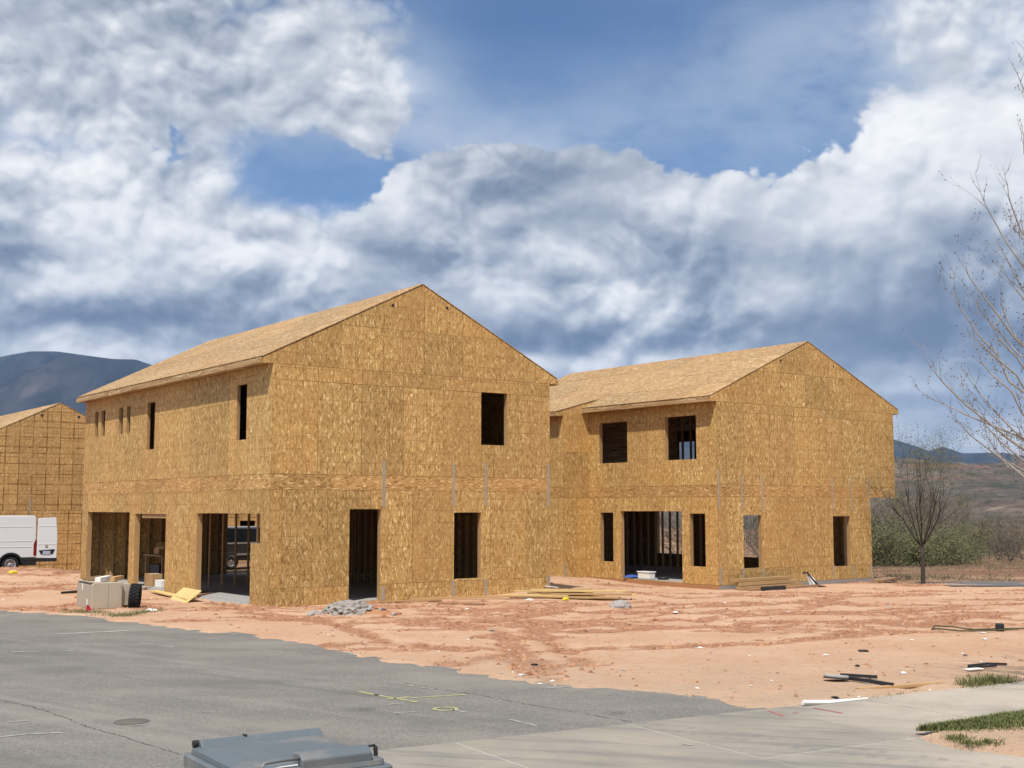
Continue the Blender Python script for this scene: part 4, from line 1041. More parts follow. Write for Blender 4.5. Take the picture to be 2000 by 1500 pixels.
for i, (u, v, dist, hg, kd, lab) in enumerate(back):
    x = (u - 1000) / FPX * dist; z = gz_at(x, dist)
    tree(Vector((x, dist, z - .1)), hg, lab, 100 + i, M_TWIG, M_LEAFG if kd == 'G' else M_LEAFO, 5200 if kd == 'G' else 1900, .15, .05, 9, 1.0, 2, 'trees beyond the building lot', hg * .013, spread=.75, leaf_spread=.5, bushy=True)
# low scrub over the field: nobody could count it
rng = random.Random(5); sb = MB()
for _ in range(3200):
    dist = 47 + 240 * rng.random() ** 1.5; a = rng.uniform(R(8), R(27)); x = math.tan(a) * dist
    if vnoise(np.array([x * .12]), np.array([dist * .10]), 77)[0] < .45: continue
    z = gz_at(x, dist); s = rng.uniform(.12, .34) * (1 + dist / 260)
    for _ in range(10):
        q = Vector((x + rng.gauss(0, .6) * s, dist + rng.gauss(0, .6) * s, z + abs(rng.gauss(0, .3)) * s))
        aa = Vector((rng.uniform(-1, 1), rng.uniform(-1, 1), rng.uniform(.2, 1))).normalized(); c = aa.orthogonal().normalized()
        sb.add([q - c * s * .07, q + c * s * .07, q + aa * s * .45], [(0, 1, 2)])
tag(sb.build('scrub', M_SCRUB), 'low grey-green scrub scattered over the field beyond the lot', None, None, 'stuff')

# big leafless tree on the right, trunk outside the picture
def big_tree():
    rng = random.Random(77); D = 15.6
    base = Vector(((2235 - 1000) / FPX * D, D, 0)); base.z = gz_at(base.x, base.y)
    t = empty('tree', base); tag(t, 'large leafless tree with pale budding branches reaching in at the right edge', 'tree')
    tb = MB(); cb = MB(); bb = MB()
    spine = [Vector((0, 0, -.3)), Vector((0, 0, .1)), Vector((.03, .02, 1.2)), Vector((-.05, .05, 2.4)), Vector((.02, 0, 4.0)), Vector((-.05, .05, 5.6)), Vector((0, 0, 7.2)), Vector((-.1, 0, 9.0))]
    tb.tube(spine, [.2, .17, .15, .135, .105, .075, .045, .012], 9)
    def at(h):
        for a, c in zip(spine[:-1], spine[1:]):
            if a.z <= h <= c.z: return a.lerp(c, (h - a.z) / (c.z - a.z))
        return spine[-1]
    def twig(p, d, ln, r, lvl):
        pts = [p]; dd = d.normalized(); n = 4
        for i in range(n):
            dd = (dd + Vector((rng.gauss(0, .12), rng.gauss(0, .12), rng.gauss(0, .10) + .14))).normalized(); pts.append(pts[-1] + dd * ln / n)
        (cb).tube(pts, [r * (1 - .2 * i) for i in range(n + 1)], 4, caps=False)
        for q in pts[1:]:
            for _ in range(2):
                if rng.random() < .28:
                    e = q + Vector((rng.gauss(0, .012), rng.gauss(0, .012), rng.gauss(0, .012))); s = rng.uniform(.007, .014); a = dd; c = a.orthogonal().normalized(); g = a.cross(c)
                    bb.add([e - a * s, e + c * s * .6, e + g * s * .6, e - c * s * .6, e - g * s * .6, e + a * s * 1.3], [(0, 2, 1), (0, 3, 2), (0, 4, 3), (0, 1, 4), (5, 1, 2), (5, 2, 3), (5, 3, 4), (5, 4, 1)])
        if lvl > 0:
            for q in pts[1:]:
                if rng.random() < .40:
                    a = Vector((rng.gauss(0, .8), rng.gauss(0, .8), rng.gauss(.2, .7)))
                    twig(q, dd * .9 + a * .75, ln * rng.uniform(.45, .75), r * .6, lvl - 1)
    def limb(h, tip, r, lvl=2):
        p0 = at(h); n = 9; pts = []
        ctrl = p0.lerp(tip, .5) + Vector((rng.gauss(0, .08), rng.gauss(0, .1), -.10 * (tip - p0).length))
        for i in range(n + 1):
            s = i / n; q = p0 * (1 - s) ** 2 + ctrl * 2 * s * (1 - s) + tip * s * s
            if 0 < i < n: q = q + Vector((rng.gauss(0, .035), rng.gauss(0, .035), rng.gauss(0, .03)))
            pts.append(q)
        tb.tube(pts, [r * (1 - .82 * i / n) + .003 for i in range(n + 1)], 6, caps=False)
        for i in range(2, n + 1):
            dd = (pts[i] - pts[i - 1]).normalized()
            for _ in range(1):
                a = Vector((rng.gauss(0, .7), rng.gauss(0, .9), rng.gauss(.25, .6)))
                twig(pts[i], dd + a * .7, rng.uniform(.3, .65), .0060 * (1 - .4 * i / n), lvl)
        twig(pts[-1], (pts[-1] - pts[-2]), .5, .007, 1)
    for h, u, v, dd in [(2.0, 1850, 850, .2), (2.3, 1795, 745, -.3), (2.5, 1830, 600, .4), (2.9, 1800, 790, .9), (2.9, 1862, 560, -.5), (3.3, 1880, 620, .9), (3.4, 1885, 410, .1), (3.9, 1930, 400, -.6),
                         (4.1, 1955, 300, .5), (4.7, 1955, 175, -.1), (5.3, 1985, 140, .4), (5.8, 2010, 20, .0), (2.1, 1930, 905, -.7), (2.6, 1890, 690, -.9), (3.2, 1930, 520, .3), (1.9, 1960, 870, .6), (3.7, 1960, 470, -.3), (2.2, 1870, 770, .6), (2.0, 1880, 830, -.2), (2.3, 1890, 730, .3), (2.6, 1905, 660, -.4), (2.9, 1915, 610, .5), (3.1, 1935, 560, 0), (2.1, 1945, 900, .2), (1.9, 1900, 880, .4)]:
        u = u + 45; r_ = ray(u, v); tt = (D + dd) / r_.y; tip = Vector((r_.x * tt, r_.y * tt, CAM_Z + r_.z * tt)) - base
        limb(h, tip, .025 + .005 * rng.random())
    for k in range(16):                                  # the rest of the crown, out of view
        a = rng.uniform(-1.9, 1.9); h = 2 + 5.5 * k / 16; ln = 3.0 - 1.6 * k / 16
        limb(h, Vector((math.cos(a) * ln, math.sin(a) * ln, h + ln * rng.uniform(.5, 1.0))), .03, 1)
    tb.build('trunk', M_BARKL, t, smooth=True); cb.build('crown', M_TWIGP, t)['kind'] = 'stuff'; bb.build('buds', M_BUD, t)['kind'] = 'stuff'
big_tree()

# ------------------------------------------------------------------ grass tufts
def grass(name, label, n, spot, hgt, seed):
    rng = random.Random(seed); mb = MB()
    for _ in range(n):
        p = spot(rng)
        if p is None: continue
        h = hgt * (rng.uniform(.35, 1.0) if rng.random() < .9 else rng.uniform(1.0, 1.5)); a = rng.uniform(0, 6.28); ln = rng.uniform(.3, 1.3) * h; w = rng.uniform(.0025, .005)
        dx_, dy_ = math.cos(a), math.sin(a); sx, sy = -dy_ * w, dx_ * w
        q1 = p + Vector((dx_ * ln * .4, dy_ * ln * .4, h * .65)); q2 = p + Vector((dx_ * ln, dy_ * ln, h))
        mb.add([p + Vector((sx, sy, 0)), p - Vector((sx, sy, 0)), q1 - Vector((sx, sy, 0)) * .8, q1 + Vector((sx, sy, 0)) * .8, q2], [(0, 1, 2, 3), (3, 2, 4)])
    tag(mb.build(name, M_GRASS), label, None, None, 'stuff')
PA, PB = G(1800, 1436), G(2010, 1402)
def s_bed(r):
    t = r.random() ** .8; c = PA.lerp(PB, t); q = c + KN * (abs(r.gauss(0, .07 + .34 * t)) * (1 if vnoise(np.array([c.x * 5.0]), np.array([c.y * 5.0]), 3)[0] > .3 else .4)) + KE * r.gauss(0, .05); q.z = .05; return q
grass('grass', 'green grass along the edge of the planting bed by the walk', 24000, s_bed, .058, 1)
def s_line(pts, w, zf=True):
    P = [GP(*q) for q in pts]
    def f(r):
        i = r.randrange(len(P) - 1); q = P[i].lerp(P[i + 1], r.random()) + Vector((r.gauss(0, w), r.gauss(0, w * 1.3), 0)); q.z = gz_at(q.x, q.y) - .01; return q
    return f
grass('grass', 'grass tuft on the sand beside the dark bent strips at right', 1300, s_line([(1888, 1340), (1930, 1334), (1976, 1330)], .09), .10, 2)
grass('grass', 'thin grass at the concrete edge behind the white tube', 520, s_line([(1690, 1366), (1725, 1364), (1765, 1362)], .06), .07, 3)
grass('grass', 'weedy grass around the foot of the tan cabinet', 1500, s_line([(140, 1196), (180, 1196), (235, 1204), (262, 1199), (312, 1192)], .14), .085, 4)
def s_sprig(r):
    c = [G(1870, 1453), G(1895, 1463), G(1935, 1462)][r.randrange(3)]; q = c + Vector((r.gauss(0, .07), r.gauss(0, .05), 0)); q.z = .045; return q
grass('weeds', 'small yellow-green weeds in the planting bed sand', 500, s_sprig, .06, 6)

# ------------------------------------------------------------------ objects on the lot
def axes(o, x, y=None, z=Vector((0, 0, 1))):
    x = x.normalized(); y = z.cross(x).normalized(); z = x.cross(y)
    return Matrix(((x.x, y.x, z.x, o.x), (x.y, y.y, z.y, o.y), (x.z, y.z, z.z, o.z), (0, 0, 0, 1)))
def board(name, p0, p1, w, t, mat, label, cat='board', group=None, roll=0.0):
    x = p1 - p0; L = x.length
    M = axes(p0, x) @ Matrix.Rotation(roll, 4, 'X')
    o = MB().box(0, L, -w / 2, w / 2, 0, t).build(name, mat, None, M=M, bevel=.004)
    return tag(o, label, cat, group)
def lump(name, pos, r, mat, label, cat, seed, squash=.6, n=2, parent=None, rough=.35):
    bm = bmesh.new(); bmesh.ops.create_icosphere(bm, subdivisions=n, radius=1); rng = random.Random(seed)
    for v in bm.verts:
        k = 1 + rng.uniform(-rough, rough) * .6; v.co = Vector((v.co.x * k * r[0], v.co.y * k * r[1], max(v.co.z, -.35) * k * r[2] * squash))
    me = bpy.data.meshes.new(name); bm.to_mesh(me); bm.free(); me.materials.append(mat)
    o = link(name, me, parent, pos)
    if label: tag(o, label, cat)
    return o

# ---- van
def wheel(parent, x, y, r, out):
    w = empty('wheel', (x, y, r), 0, parent); M = Matrix.Rotation(0 if out < 0 else math.pi, 4, 'Z')
    MB().lathe([(r * .62, -.10), (r * .70, -.112), (r * .93, -.112), (r, -.08), (r, .08), (r * .93, .11), (r * .6, .11)], 36, M, 'y').build('tyre', M_RUBBER, w, smooth=True)
    MB().lathe([(.0, -.075), (.05, -.078), (.06, -.06), (r * .30, -.055), (r * .44, -.075), (r * .52, -.06), (r * .58, -.104), (r * .64, -.104), (r * .64, .06)], 32, M, 'y').build('rim', M_CHROME, w, smooth=True)
    hb = MB()
    for k in range(8):
        a = k * math.pi / 4; q = M @ Vector((math.cos(a) * r * .42, -.079, math.sin(a) * r * .42)); q2 = M @ Vector((math.cos(a) * r * .42, -.05, math.sin(a) * r * .42))
        hb.tube([q2, q], r * .075, 8)
    hb.build('rim_holes', M_DARK, w)
def make_van():
    r_ = ray(18, 1116); rw = Vector((r_.x / r_.y * 50.5, 50.5, 0))      # rear wheel contact
    ax = DR                                             # towards the rear
    o = rw; z = gz_at(o.x, o.y)
    t = empty('van', Vector((o.x, o.y, z)), TH); tag(t, 'white panel van with one rear door swung open, parked at the far left', 'van')
    # local: +x rear, -y towards the viewer; rear wheel at x=0
    r = .345; Wd = 2.0; x1 = .98; xf = -4.35; top = 2.30
    y0, y1 = -.12, -.12 + Wd
    prof = [(xf, .55), (xf, .95), (xf + .25, 1.12), (xf + 1.05, 1.30), (xf + 1.75, 2.12), (xf + 2.1, top), (x1 - .10, top), (x1 - .03, top - .06), (x1, .80), (x1, .62)]
    arch = lambda cx, n=11: [(cx + .44 * math.cos(a), .345 + .44 * math.sin(a)) for a in np.linspace(R(38), R(142), n)]
    bottom = arch(0) + arch(-3.45)
    MB().prism(prof[::-1] + [(xf, .5), (-3.45 - .36, .5)][:1] + [p for p in bottom[::-1]] + [], y0, y1).build('body', M_WHITE, t, bevel=.02)
    # side creases and panel recess lines
    for zz in (1.86, 1.28, 1.05): MB().box(-2.3, x1 - .16, y0 - .008, y0 - .001, zz - .012, zz + .012).build('side_moulding', M_WHITE, t, bevel=.003)
    MB().box(.46, x1 + .02, y0 - .025, y1 + .02, .30, .60).build('rear_cladding', M_DARK, t, bevel=.02)
    MB().box(-3.0, -.46, y0 - .02, y1 + .02, .34, .58).build('sill_cladding', M_DARK, t, bevel=.02)
    MB().box(xf - .05, -3.9, y0 - .01, y1 + .01, .30, .62).build('front_bumper', M_DARK, t, bevel=.04)
    for cx in (0, -3.45):
        ring = [(cx + .49 * math.cos(a), .345 + .49 * math.sin(a)) for a in np.linspace(R(8), R(172), 17)] + [(cx + .41 * math.cos(a), .345 + .41 * math.sin(a)) for a in np.linspace(R(172), R(8), 17)]
        MB().prism(ring, y0 - .03, y0 + .05).build('wheel_arch', M_DARK, t)
        for yy, out in ((y0 + .12, -1), (y1 - .12, 1)): wheel(t, cx, yy, r, out)
        MB().box(cx - .40, cx + .40, y0 + .3, y1 - .3, .42, .75).build('wheel_well', M_DARK, t)
    tl = [(x1 - .10, .70), (x1 + .012, .70), (x1 + .012, 1.34), (x1 - .03, 1.34), (x1 - .10, 1.16)]
    MB().prism(tl, y0 - .014, y0 + .12).build('tail_lamp', M_TAIL, t)
    MB().prism([(xf + 1.12, 1.36), (xf + 1.95, 1.36), (xf + 1.95, 1.95), (xf + 1.72, 1.95)], y0 - .006, y0 + .01).build('side_window', M_GLASSD, t)
    # dark load opening at the rear
    MB().box(x1 - .02, x1 + .004, y0 + .14, y1 - .14, .68, top - .16).build('load_opening', M_DARK, t)
    # open rear door: continues the side line rearwards
    dr = empty('door', (x1 + .025, y0 + .02, 0), R(-4), t)
    pf = [(0, .60), (.78, .56), (.80, 1.4), (.73, top - .07), (.03, top - .10)]
    MB().prism(pf, -.03, .05).build('door_panel', M_WHITE, dr, bevel=.012)
    MB().box(.0, .80, -.04, .06, .44, .585).build('door_step', M_DARK, dr, bevel=.01)
    for zz in (1.88, 1.14): MB().box(.03, .74, -.037, -.029, zz - .012, zz + .012).build('door_moulding', M_WHITE, dr)
    MB().prism([(.10, .86), (.16, .74), (.62, .74), (.70, .90), (.70, .94), (.08, .90)], -.042, -.02).build('plate_recess', M_DARK, dr)
    MB().box(.24, .53, -.049, -.041, .735, .87).build('licence_plate', M_PLATE, dr)
    em = [(.34, 1.10), (.38, 1.09), (.43, 1.10), (.44, 1.17), (.43, 1.21), (.39, 1.20), (.34, 1.21), (.33, 1.17)]; em = [(x - .01, zz - .08) for x, zz in em]
    MB().prism(em, -.045, -.02).build('emblem', M_STEEL, dr)
    for zz in (1.1, 1.6, 2.0): MB().box(-.07, .02, .0, .03, zz, zz + .1).build('hinge', M_STEEL, dr)
    return t
make_van()

# ---- parked car glimpsed behind the nearest house
def make_car():
    pos = C1 + DR * 8.0 + DL * 18.8; z = gz_at(pos.x, pos.y)
    t = empty('car', (pos.x, pos.y, z), TH + R(12)); tag(t, 'dark car glimpsed through the corner opening of the nearest house', 'car')
    body = [(-2.2, .35), (2.2, .35), (2.25, .75), (2.1, .95), (1.3, 1.05), (-2.1, 1.05), (-2.25, .7)]
    MB().prism(body, -.9, .9).build('body', principled('car_dark', None, (.03, .035, .04), .25, .6), t, bevel=.05)
    MB().prism([(-1.95, 1.04), (1.2, 1.04), (.55, 1.58), (-1.6, 1.6)], -.8, .8).build('cabin', M_GLASSD, t, bevel=.05)
    MB().box(-1.6, .5, -.72, .72, 1.585, 1.63).build('roof', M_CHROME, t, bevel=.015)
    MB().box(-2.2, 2.2, -.915, -.9, .98, 1.04).build('trim', M_CHROME, t); MB().box(-1.5, 1.5, -.93, -.9, .55, .62).build('trim', M_CHROME, t)
    for x in (-1.4, 1.4):
        for y, o in ((-.82, -1), (.82, 1)): wheel(t, x, y, .34, o)
make_car()

# ---- tan utility cabinet, side box, tyre, scraps on top
def cabinet():
    a = GP(178, 1191); x = Vector((.83, .55, 0)); M = axes(Vector((a.x, a.y, a.z - .03)), x)
    t = empty('utility_cabinet', M=M); tag(t, 'tan metal utility cabinet lying at the road edge before the nearest house', 'cabinet')
    L = .70; D = 1.28; H = .64
    MB().prism([(0, .03), (L, .03), (L, H), (.06, H), (.0, H - .05)], 0, D).build('body', M_TAN, t, bevel=.02)
    MB().box(L * .54, L * .545, -.002, .004, .05, H - .03).build('seam', M_DARK, t)
    MB().box(L + .004, L + .22, .10, D - .15, .09, H - .05).build('side_box', M_TAN, t, bevel=.012)
    MB().box(-.02, L * .4, .05, D, H - .001, H + .012).build('lid_flange', M_TAN, t, bevel=.004)
    for y, z, s in ((.32, .10, .07), (.75, .44, .07)): MB().box(-.006, -.001, y, y + s * 1.3, z, z + s * 2.2).build('sticker', M_PAPER, t)
    MB().tube([(L - .05, -.008, H - .10), (L - .05, .006, H - .10)], .014, 8).build('lock', M_STEEL, t)
    for xx in (.1, L - .15): MB().box(xx, xx + .1, .06, D - .1, -.06, .04).build('skid', M_DARK, t)
    # tyre leaning at its right end
    ty = M @ Vector((L + .345, .22, -.02)); r = .295
    tt = empty('off_road_tyre', ty, R(-80)); tt.rotation_euler[0] = R(-4); tag(tt, 'knobbly black off-road tyre standing against the tan cabinet', 'tyre')
    MB().lathe([(r * .55, -.07), (r * .62, -.105), (r * .88, -.12), (r * .95, -.10), (r * .965, 0), (r * .95, .10), (r * .88, .12), (r * .62, .105), (r * .55, .07), (r * .55, -.07)], 40, axis='y').build('carcass', M_RUBBER, tt, (0, 0, r), True)
    for k in range(22):
        a_ = 2 * math.pi * k / 22
        for j, (yy, sk) in enumerate(((-.075, .22), (.0, -.2), (.075, .22))):
            A = a_ + (.14 if j == 1 else 0); c = Vector((math.cos(A), 0, math.sin(A)))
            Mk = Matrix.Translation(Vector((0, 0, r))) @ Matrix.Rotation(-A, 4, 'Y') @ Matrix.Translation(Vector((r * .95, yy, 0))) @ Matrix.Rotation(sk, 4, 'X')
            link('tread_block', cached_box(.03, .065, .06, M_RUBBER), tt, M=Mk @ Matrix.Translation(Vector((-.005, -.032, -.03))))
    # scraps on top
    z = H + .012
    for i, (p0, p1, w, th_, m, lab) in enumerate([
        ((.02, .55, z), (.95, .85, z + .03), .10, .05, M_WOODD, 'long weathered board end lying across the top of the tan cabinet'), ((.16, .12, z), (.52, .5, z + .02), .14, .10, M_PAPER, 'pale rolled scrap on the front of the tan cabinet top'),
        ((.5, .15, z), (.78, .38, z + .02), .13, .10, M_WOOD, 'short sawn block on the tan cabinet top, right of the pale roll'), ((.05, .9, z), (.4, .6, z + .06), .12, .07, M_WOODD, 'brown offcut at the left end of the tan cabinet top')]):
        board('wood_scrap', M @ Vector(p0), M @ Vector(p1), w, th_, m, lab, 'scrap', 'scraps on the tan cabinet')
    q = M @ Vector((.62, .7, z + .03)); o = MB().add([(-.09, 0, 0), (.10, 0, 0), (-.03, .02, .2), (-.08, .04, 0), (.09, .04, 0), (-.03, .05, .2)], [(0, 1, 2), (5, 4, 3), (0, 3, 4, 1), (1, 4, 5, 2), (2, 5, 3, 0)]).build('wood_scrap', M_WOODD, None, q)
    tag(o, 'upright brown splinter of board standing on the tan cabinet top', 'scrap', 'scraps on the tan cabinet')
cabinet()
p0 = GP(120, 1160); p1 = GP(152, 1158)
o = MB().tube([p0 + Vector((0, 0, .03)), p1 + Vector((0, 0, .04))], .035, 8).build('pipe', M_DARK); tag(o, 'short dark pipe on the dirt left of the tan cabinet', 'pipe')
f = GP(168, 1203); t = empty('marker_flag', f); tag(t, 'small red marker flag stuck in the ground before the tan cabinet', 'flag')
MB().tube([(0, 0, -.05), (.0, 0, .24)], .004, 5).build('staff', M_STEEL, t); MB().add([(0, 0, .10), (0, 0, .24), (.06, .02, .22), (.12, 0, .12), (0, .004, .10), (0, .004, .24), (.06, .024, .22), (.12, .004, .12)], [(0, 3, 2, 1), (4, 5, 6, 7), (0, 4, 7, 3), (3, 7, 6, 2), (2, 6, 5, 1)]).build('flag', M_RED, t)
lump('crumpled_rag', GP(295, 1194) + Vector((0, 0, .02)), (.13, .08, .07), M_PAPER, 'white crumpled rag on the weeds right of the tyre', 'rag', 3)
lump('crumpled_rag', GP(25, 1122) + Vector((0, 0, .05)), (.14, .1, .10), M_YEL, 'yellow crumpled scrap on the dirt mound under the van', 'rag', 4)
lump('crumpled_rag', GP(4, 1118) + Vector((0, 0, .05)), (.12, .1, .12), M_YEL, 'yellow scrap at the left edge beside the van wheel', 'rag', 5)

# ---- garage contents and boards by the corner opening
def local1(x, y, z): v = C1 + DR * x + DL * y; return Vector((v.x, v.y, z))
def local2(x, y, z): v = C2 + DR * x + DL * y; return Vector((v.x, v.y, z))
def box_thing(name, M, sx, sy, sz, mat, label, cat, flap=True):
    t = empty(name, M=M); tag(t, label, cat)
    MB().box(0, sx, 0, sy, 0, sz).build('case', mat, t, bevel=.008)
    if flap: MB().box(.0, sx, sy * .42, sy * .58, sz + .001, sz + .003).build('tape', M_PAPER, t)
    return t
Mh = Matrix.Rotation(TH, 4, 'Z')
box_thing('carton', Matrix.Translation(local1(.35, 8.55, .06)) @ Mh, .32, .62, .36, M_CARD, 'brown carton on the slab inside the middle garage opening', 'carton')
box_thing('carton', Matrix.Translation(local1(.42, 8.0, .06)) @ Mh, .4, .5, .2, M_PAPER, 'white low box beside the brown carton in the garage', 'box')
t = empty('work_bench', M=Matrix.Translation(local1(1.15, 9.9, .06)) @ Mh); tag(t, 'dark site bench with pale board on top inside the middle garage opening', 'bench')
MB().box(0, .7, 0, 1.6, .80, .84).build('bench_top', M_WOODD, t)
for x in (.03, .6):
    for y in (.05, 1.45): MB().box(x, x + .07, y, y + .07, 0, .80).build('leg', M_WOODD, t)
MB().box(.1, .6, .5, 1.3, .1, .55).build('tool_chest', M_DARK, t, bevel=.02)
board('board', local1(1.2, 10.2, 1.10), local1(1.6, 11.2, 1.22), .25, .05, M_PLY, 'short pale board resting on the bench in the garage'); 
box_thing('carton', Matrix.Translation(local1(1.3, 10.6, .905)) @ Mh, .3, .4, .19, M_CARD, 'small carton on the bench holding up a pale board', 'carton', False)
a = GP(300, 1158); c = GP(372, 1176)
board('board', a + Vector((0, 0, .04)), c + Vector((0, 0, .05)), .22, .04, M_PLY, 'long pale plank lying before the middle pier of the nearest house')
board('board', GP(296, 1161) + Vector((.1, .2, .02)), GP(366, 1172) + Vector((.1, .25, .02)), .2, .04, M_WOOD, 'plank under the pale plank before the middle pier')
board('plywood_offcut', GP(336, 1170) + Vector((.05, .15, .10)), GP(371, 1177) + Vector((.05, .1, .10)), .55, .018, M_PLY, 'yellow plywood offcut propped on planks left of the corner opening', 'plywood', None, R(38))
board('board', GP(372, 1170) + Vector((0, .2, .03)), GP(396, 1167) + Vector((.1, .2, .06)), .24, .06, M_WOODD, 'short rounded plank end at the left jamb of the corner opening')
board('board', GP(275, 1152) + Vector((0, .1, .02)), GP(310, 1152) + Vector((0, .1, .02)), .22, .05, M_WOODD, 'brown plank on the threshold of the middle garage opening')

# ---- along the base of the nearest house
board('board', GP(742, 1178) + Vector((0, .1, .0)), GP(860, 1176) + Vector((0, .2, .02)), .14, .04, M_WOOD, 'reddish board lying under the front door threshold')
board('board', GP(800, 1174) + Vector((0, .1, .02)), GP(1000, 1170) + Vector((.2, .1, .05)), .10, .045, M_WOOD, 'long thin board along the foot of the gable wall')
board('board', GP(855, 1180), GP(945, 1182), .09, .04, M_WOODD, 'narrow board on the dirt below the gable window')
rng = random.Random(12)
for i in range(11):
    u0 = 985 + 26 * (i % 4) + rng.uniform(0, 20); u1 = u0 + rng.uniform(120, 200); v0 = rng.uniform(1164, 1172); lay = i // 4
    p0 = GP(u0, v0); p1 = GP(min(u1, 1243), v0 + rng.uniform(-1, 6)); h_ = .025 + .075 * lay
    board('board', p0 + Vector((0, 0, h_)), p1 + Vector((0, 0, h_ + rng.uniform(0, .03))), (.09, .14, .14, .19)[i % 4], .04, (mt_ := rng.choice([M_WOOD, M_WOOD, M_WOODD, M_PLY])), '%s %s board, number %s from the left in the %s layer of the lumber pile' % (('narrow', 'medium', 'broad', 'widest')[i % 4], {'lumber': 'tan', 'lumber_weathered': 'brown', 'plywood_pale': 'pale'}[mt_.name], ('one', 'two', 'three', 'four')[i % 4], ('bottom', 'middle', 'top')[lay]), 'board', 'boards of the lumber pile between the houses')
o = MB().tube([GP(1000, 1160) + Vector((0, 0, .15)), GP(1040, 1156) + Vector((0, 0, .2)), GP(1090, 1160) + Vector((0, 0, .17))], .012, 5).build('strap_band', M_PAPER); tag(o, 'pale loose band lying over the lumber pile', 'band')
lump('crumpled_rag', GP(1104, 1174) + Vector((0, -.2, .05)), (.09, .08, .10), M_YEL, 'bright yellow rag before the lumber pile', 'rag', 8)
lump('crumpled_rag', GP(1034, 1173) + Vector((0, -.2, .03)), (.10, .06, .07), M_PAPER, 'white crumpled paper at the left end of the lumber pile', 'paper', 9)
lump('rock', GP(1212, 1187), (.27, .18, .22), M_ROCK, 'grey boulder on the dirt at the right end of the lumber pile', 'rock', 10, .8, 3, rough=.15)
# rubble heap by the door
rp = GP(690, 1198); t = empty('rubble_heap', rp); tag(t, 'heap of grey mortar rubble before the front door of the nearest house', 'rubble')
lump('heap', (-.1, .05, -.02), (.56, .40, .46), M_RUBBLE, None, None, 21, .62, 4, t, .25); lump('spill', (.55, -.05, -.06), (.5, .35, .22), M_STAIN, None, None, 22, .6, 3, t, .35); lump('spill', (-.8, .25, -.05), (.55, .4, .10), M_RUBBLE, None, None, 23, .6, 3, t, .2)
for k in range(46):
    a_ = rng.uniform(0, 6.28); rr = rng.uniform(.1, 1.15); s = rng.uniform(.03, .095)
    lump('chunk', (math.cos(a_) * rr, math.sin(a_) * rr * .6, max(0, .22 - rr * .28) + .01), (s, s * .8, s * .8), M_RUBBLE if k % 3 else M_ROCK, None, None, 50 + k, .8, 1, t, .45)
lump('clod', GP(748, 1198) + Vector((0, 0, .03)), (.11, .08, .12), M_DARK, 'dark clod on the dirt right of the rubble heap', 'clod', 61)

# ---- at the right-hand house
for i, (z, w_, ln, x0, lab) in enumerate([(-.18, .10, 3.0, .3, 'bottom'), (-.06, .10, 2.75, .36, 'middle'), (.05, .10, 2.6, .30, 'top')]):
    board('beam', local2(x0, -.55 + .09 * i, z), local2(x0 + ln, -.42 + .06 * i, z + .02), .24, .095, M_WOOD, lab + ' timber beam of the stack against the right-hand house front', 'beam', 'stacked beams')
board('beam', local2(.30, -.95, -.22), local2(3.6, -.85, -.20), .14, .09, M_WOODD, 'low brown timber lying before the stacked beams', 'beam', 'stacked beams')
o = MB().box(0, 1.05, -.05, .05, 0, .13).build('black_trough', M_DARK, None, M=axes(local2(.75, -1.08, -.20), DR), bevel=.01); tag(o, 'black plastic trough lying before the stacked beams', 'trough')
q = local2(3.45, -.75, -.2)
o = MB().add([(0, 0, 0), (.38, .0, .02), (.22, .1, .30), (.02, .12, .42), (-.08, .1, .40), (.0, .04, .12), (.02, .05, .0), (.36, .05, .0), (.22, .15, .29), (.02, .16, .40), (-.08, .15, .38), (.0, .09, .1)],
             [(0, 1, 2, 3, 4, 5), (11, 10, 9, 8, 7, 6), (0, 6, 7, 1), (1, 7, 8, 2), (2, 8, 9, 3), (3, 9, 10, 4), (4, 10, 11, 5), (5, 11, 6, 0)]).build('paper_sack', M_PAPER, None, M=axes(q, DR), bevel=.006); tag(o, 'torn white paper sack at the right end of the stacked beams', 'sack')
o = MB().tube([local2(3.2, -.62, .25), local2(3.36, -.66, .27), local2(3.46, -.80, .05), local2(3.62, -.9, -.16), local2(3.9, -.95, -.2)], [.03, .035, .03, .04, .03], 6).build('black_strap', M_DARK); tag(o, 'black strap hanging over the right end of the stacked beams', 'strap')
board('board', local2(7.6, -.1, -.20), local2(9.3, .5, -.18), .5, .06, M_WOODD, 'dark plank lying beyond the right corner of the right-hand house')
t = empty('bucket', local2(.25, 3.6, -.03)); tag(t, 'white tub standing in the wide doorway of the right-hand house', 'tub')
MB().box(-.15, .15, -.28, .28, 0, .24).build('tub', M_PAPER, t, bevel=.03, M=Mh.copy()); MB().box(-.17, .17, -.30, .30, .22, .26).build('rim', M_WHITE, t, bevel=.01, M=Mh.copy())
lump('blue_bag', local2(.2, 4.25, .02), (.3, .25, .12), M_BLUE, 'blue bag on the floor at the left side of the wide doorway', 'bag', 71)
o = MB().lathe([(.16, .0), (.20, .02), (.20, .07), (.16, .09), (.13, .07), (.13, .02), (.16, 0)], 24).build('hose_coil', M_DARK, None, local2(.5, 3.05, -.03), True); tag(o, 'dark hose coil right of the white tub in the doorway', 'hose')

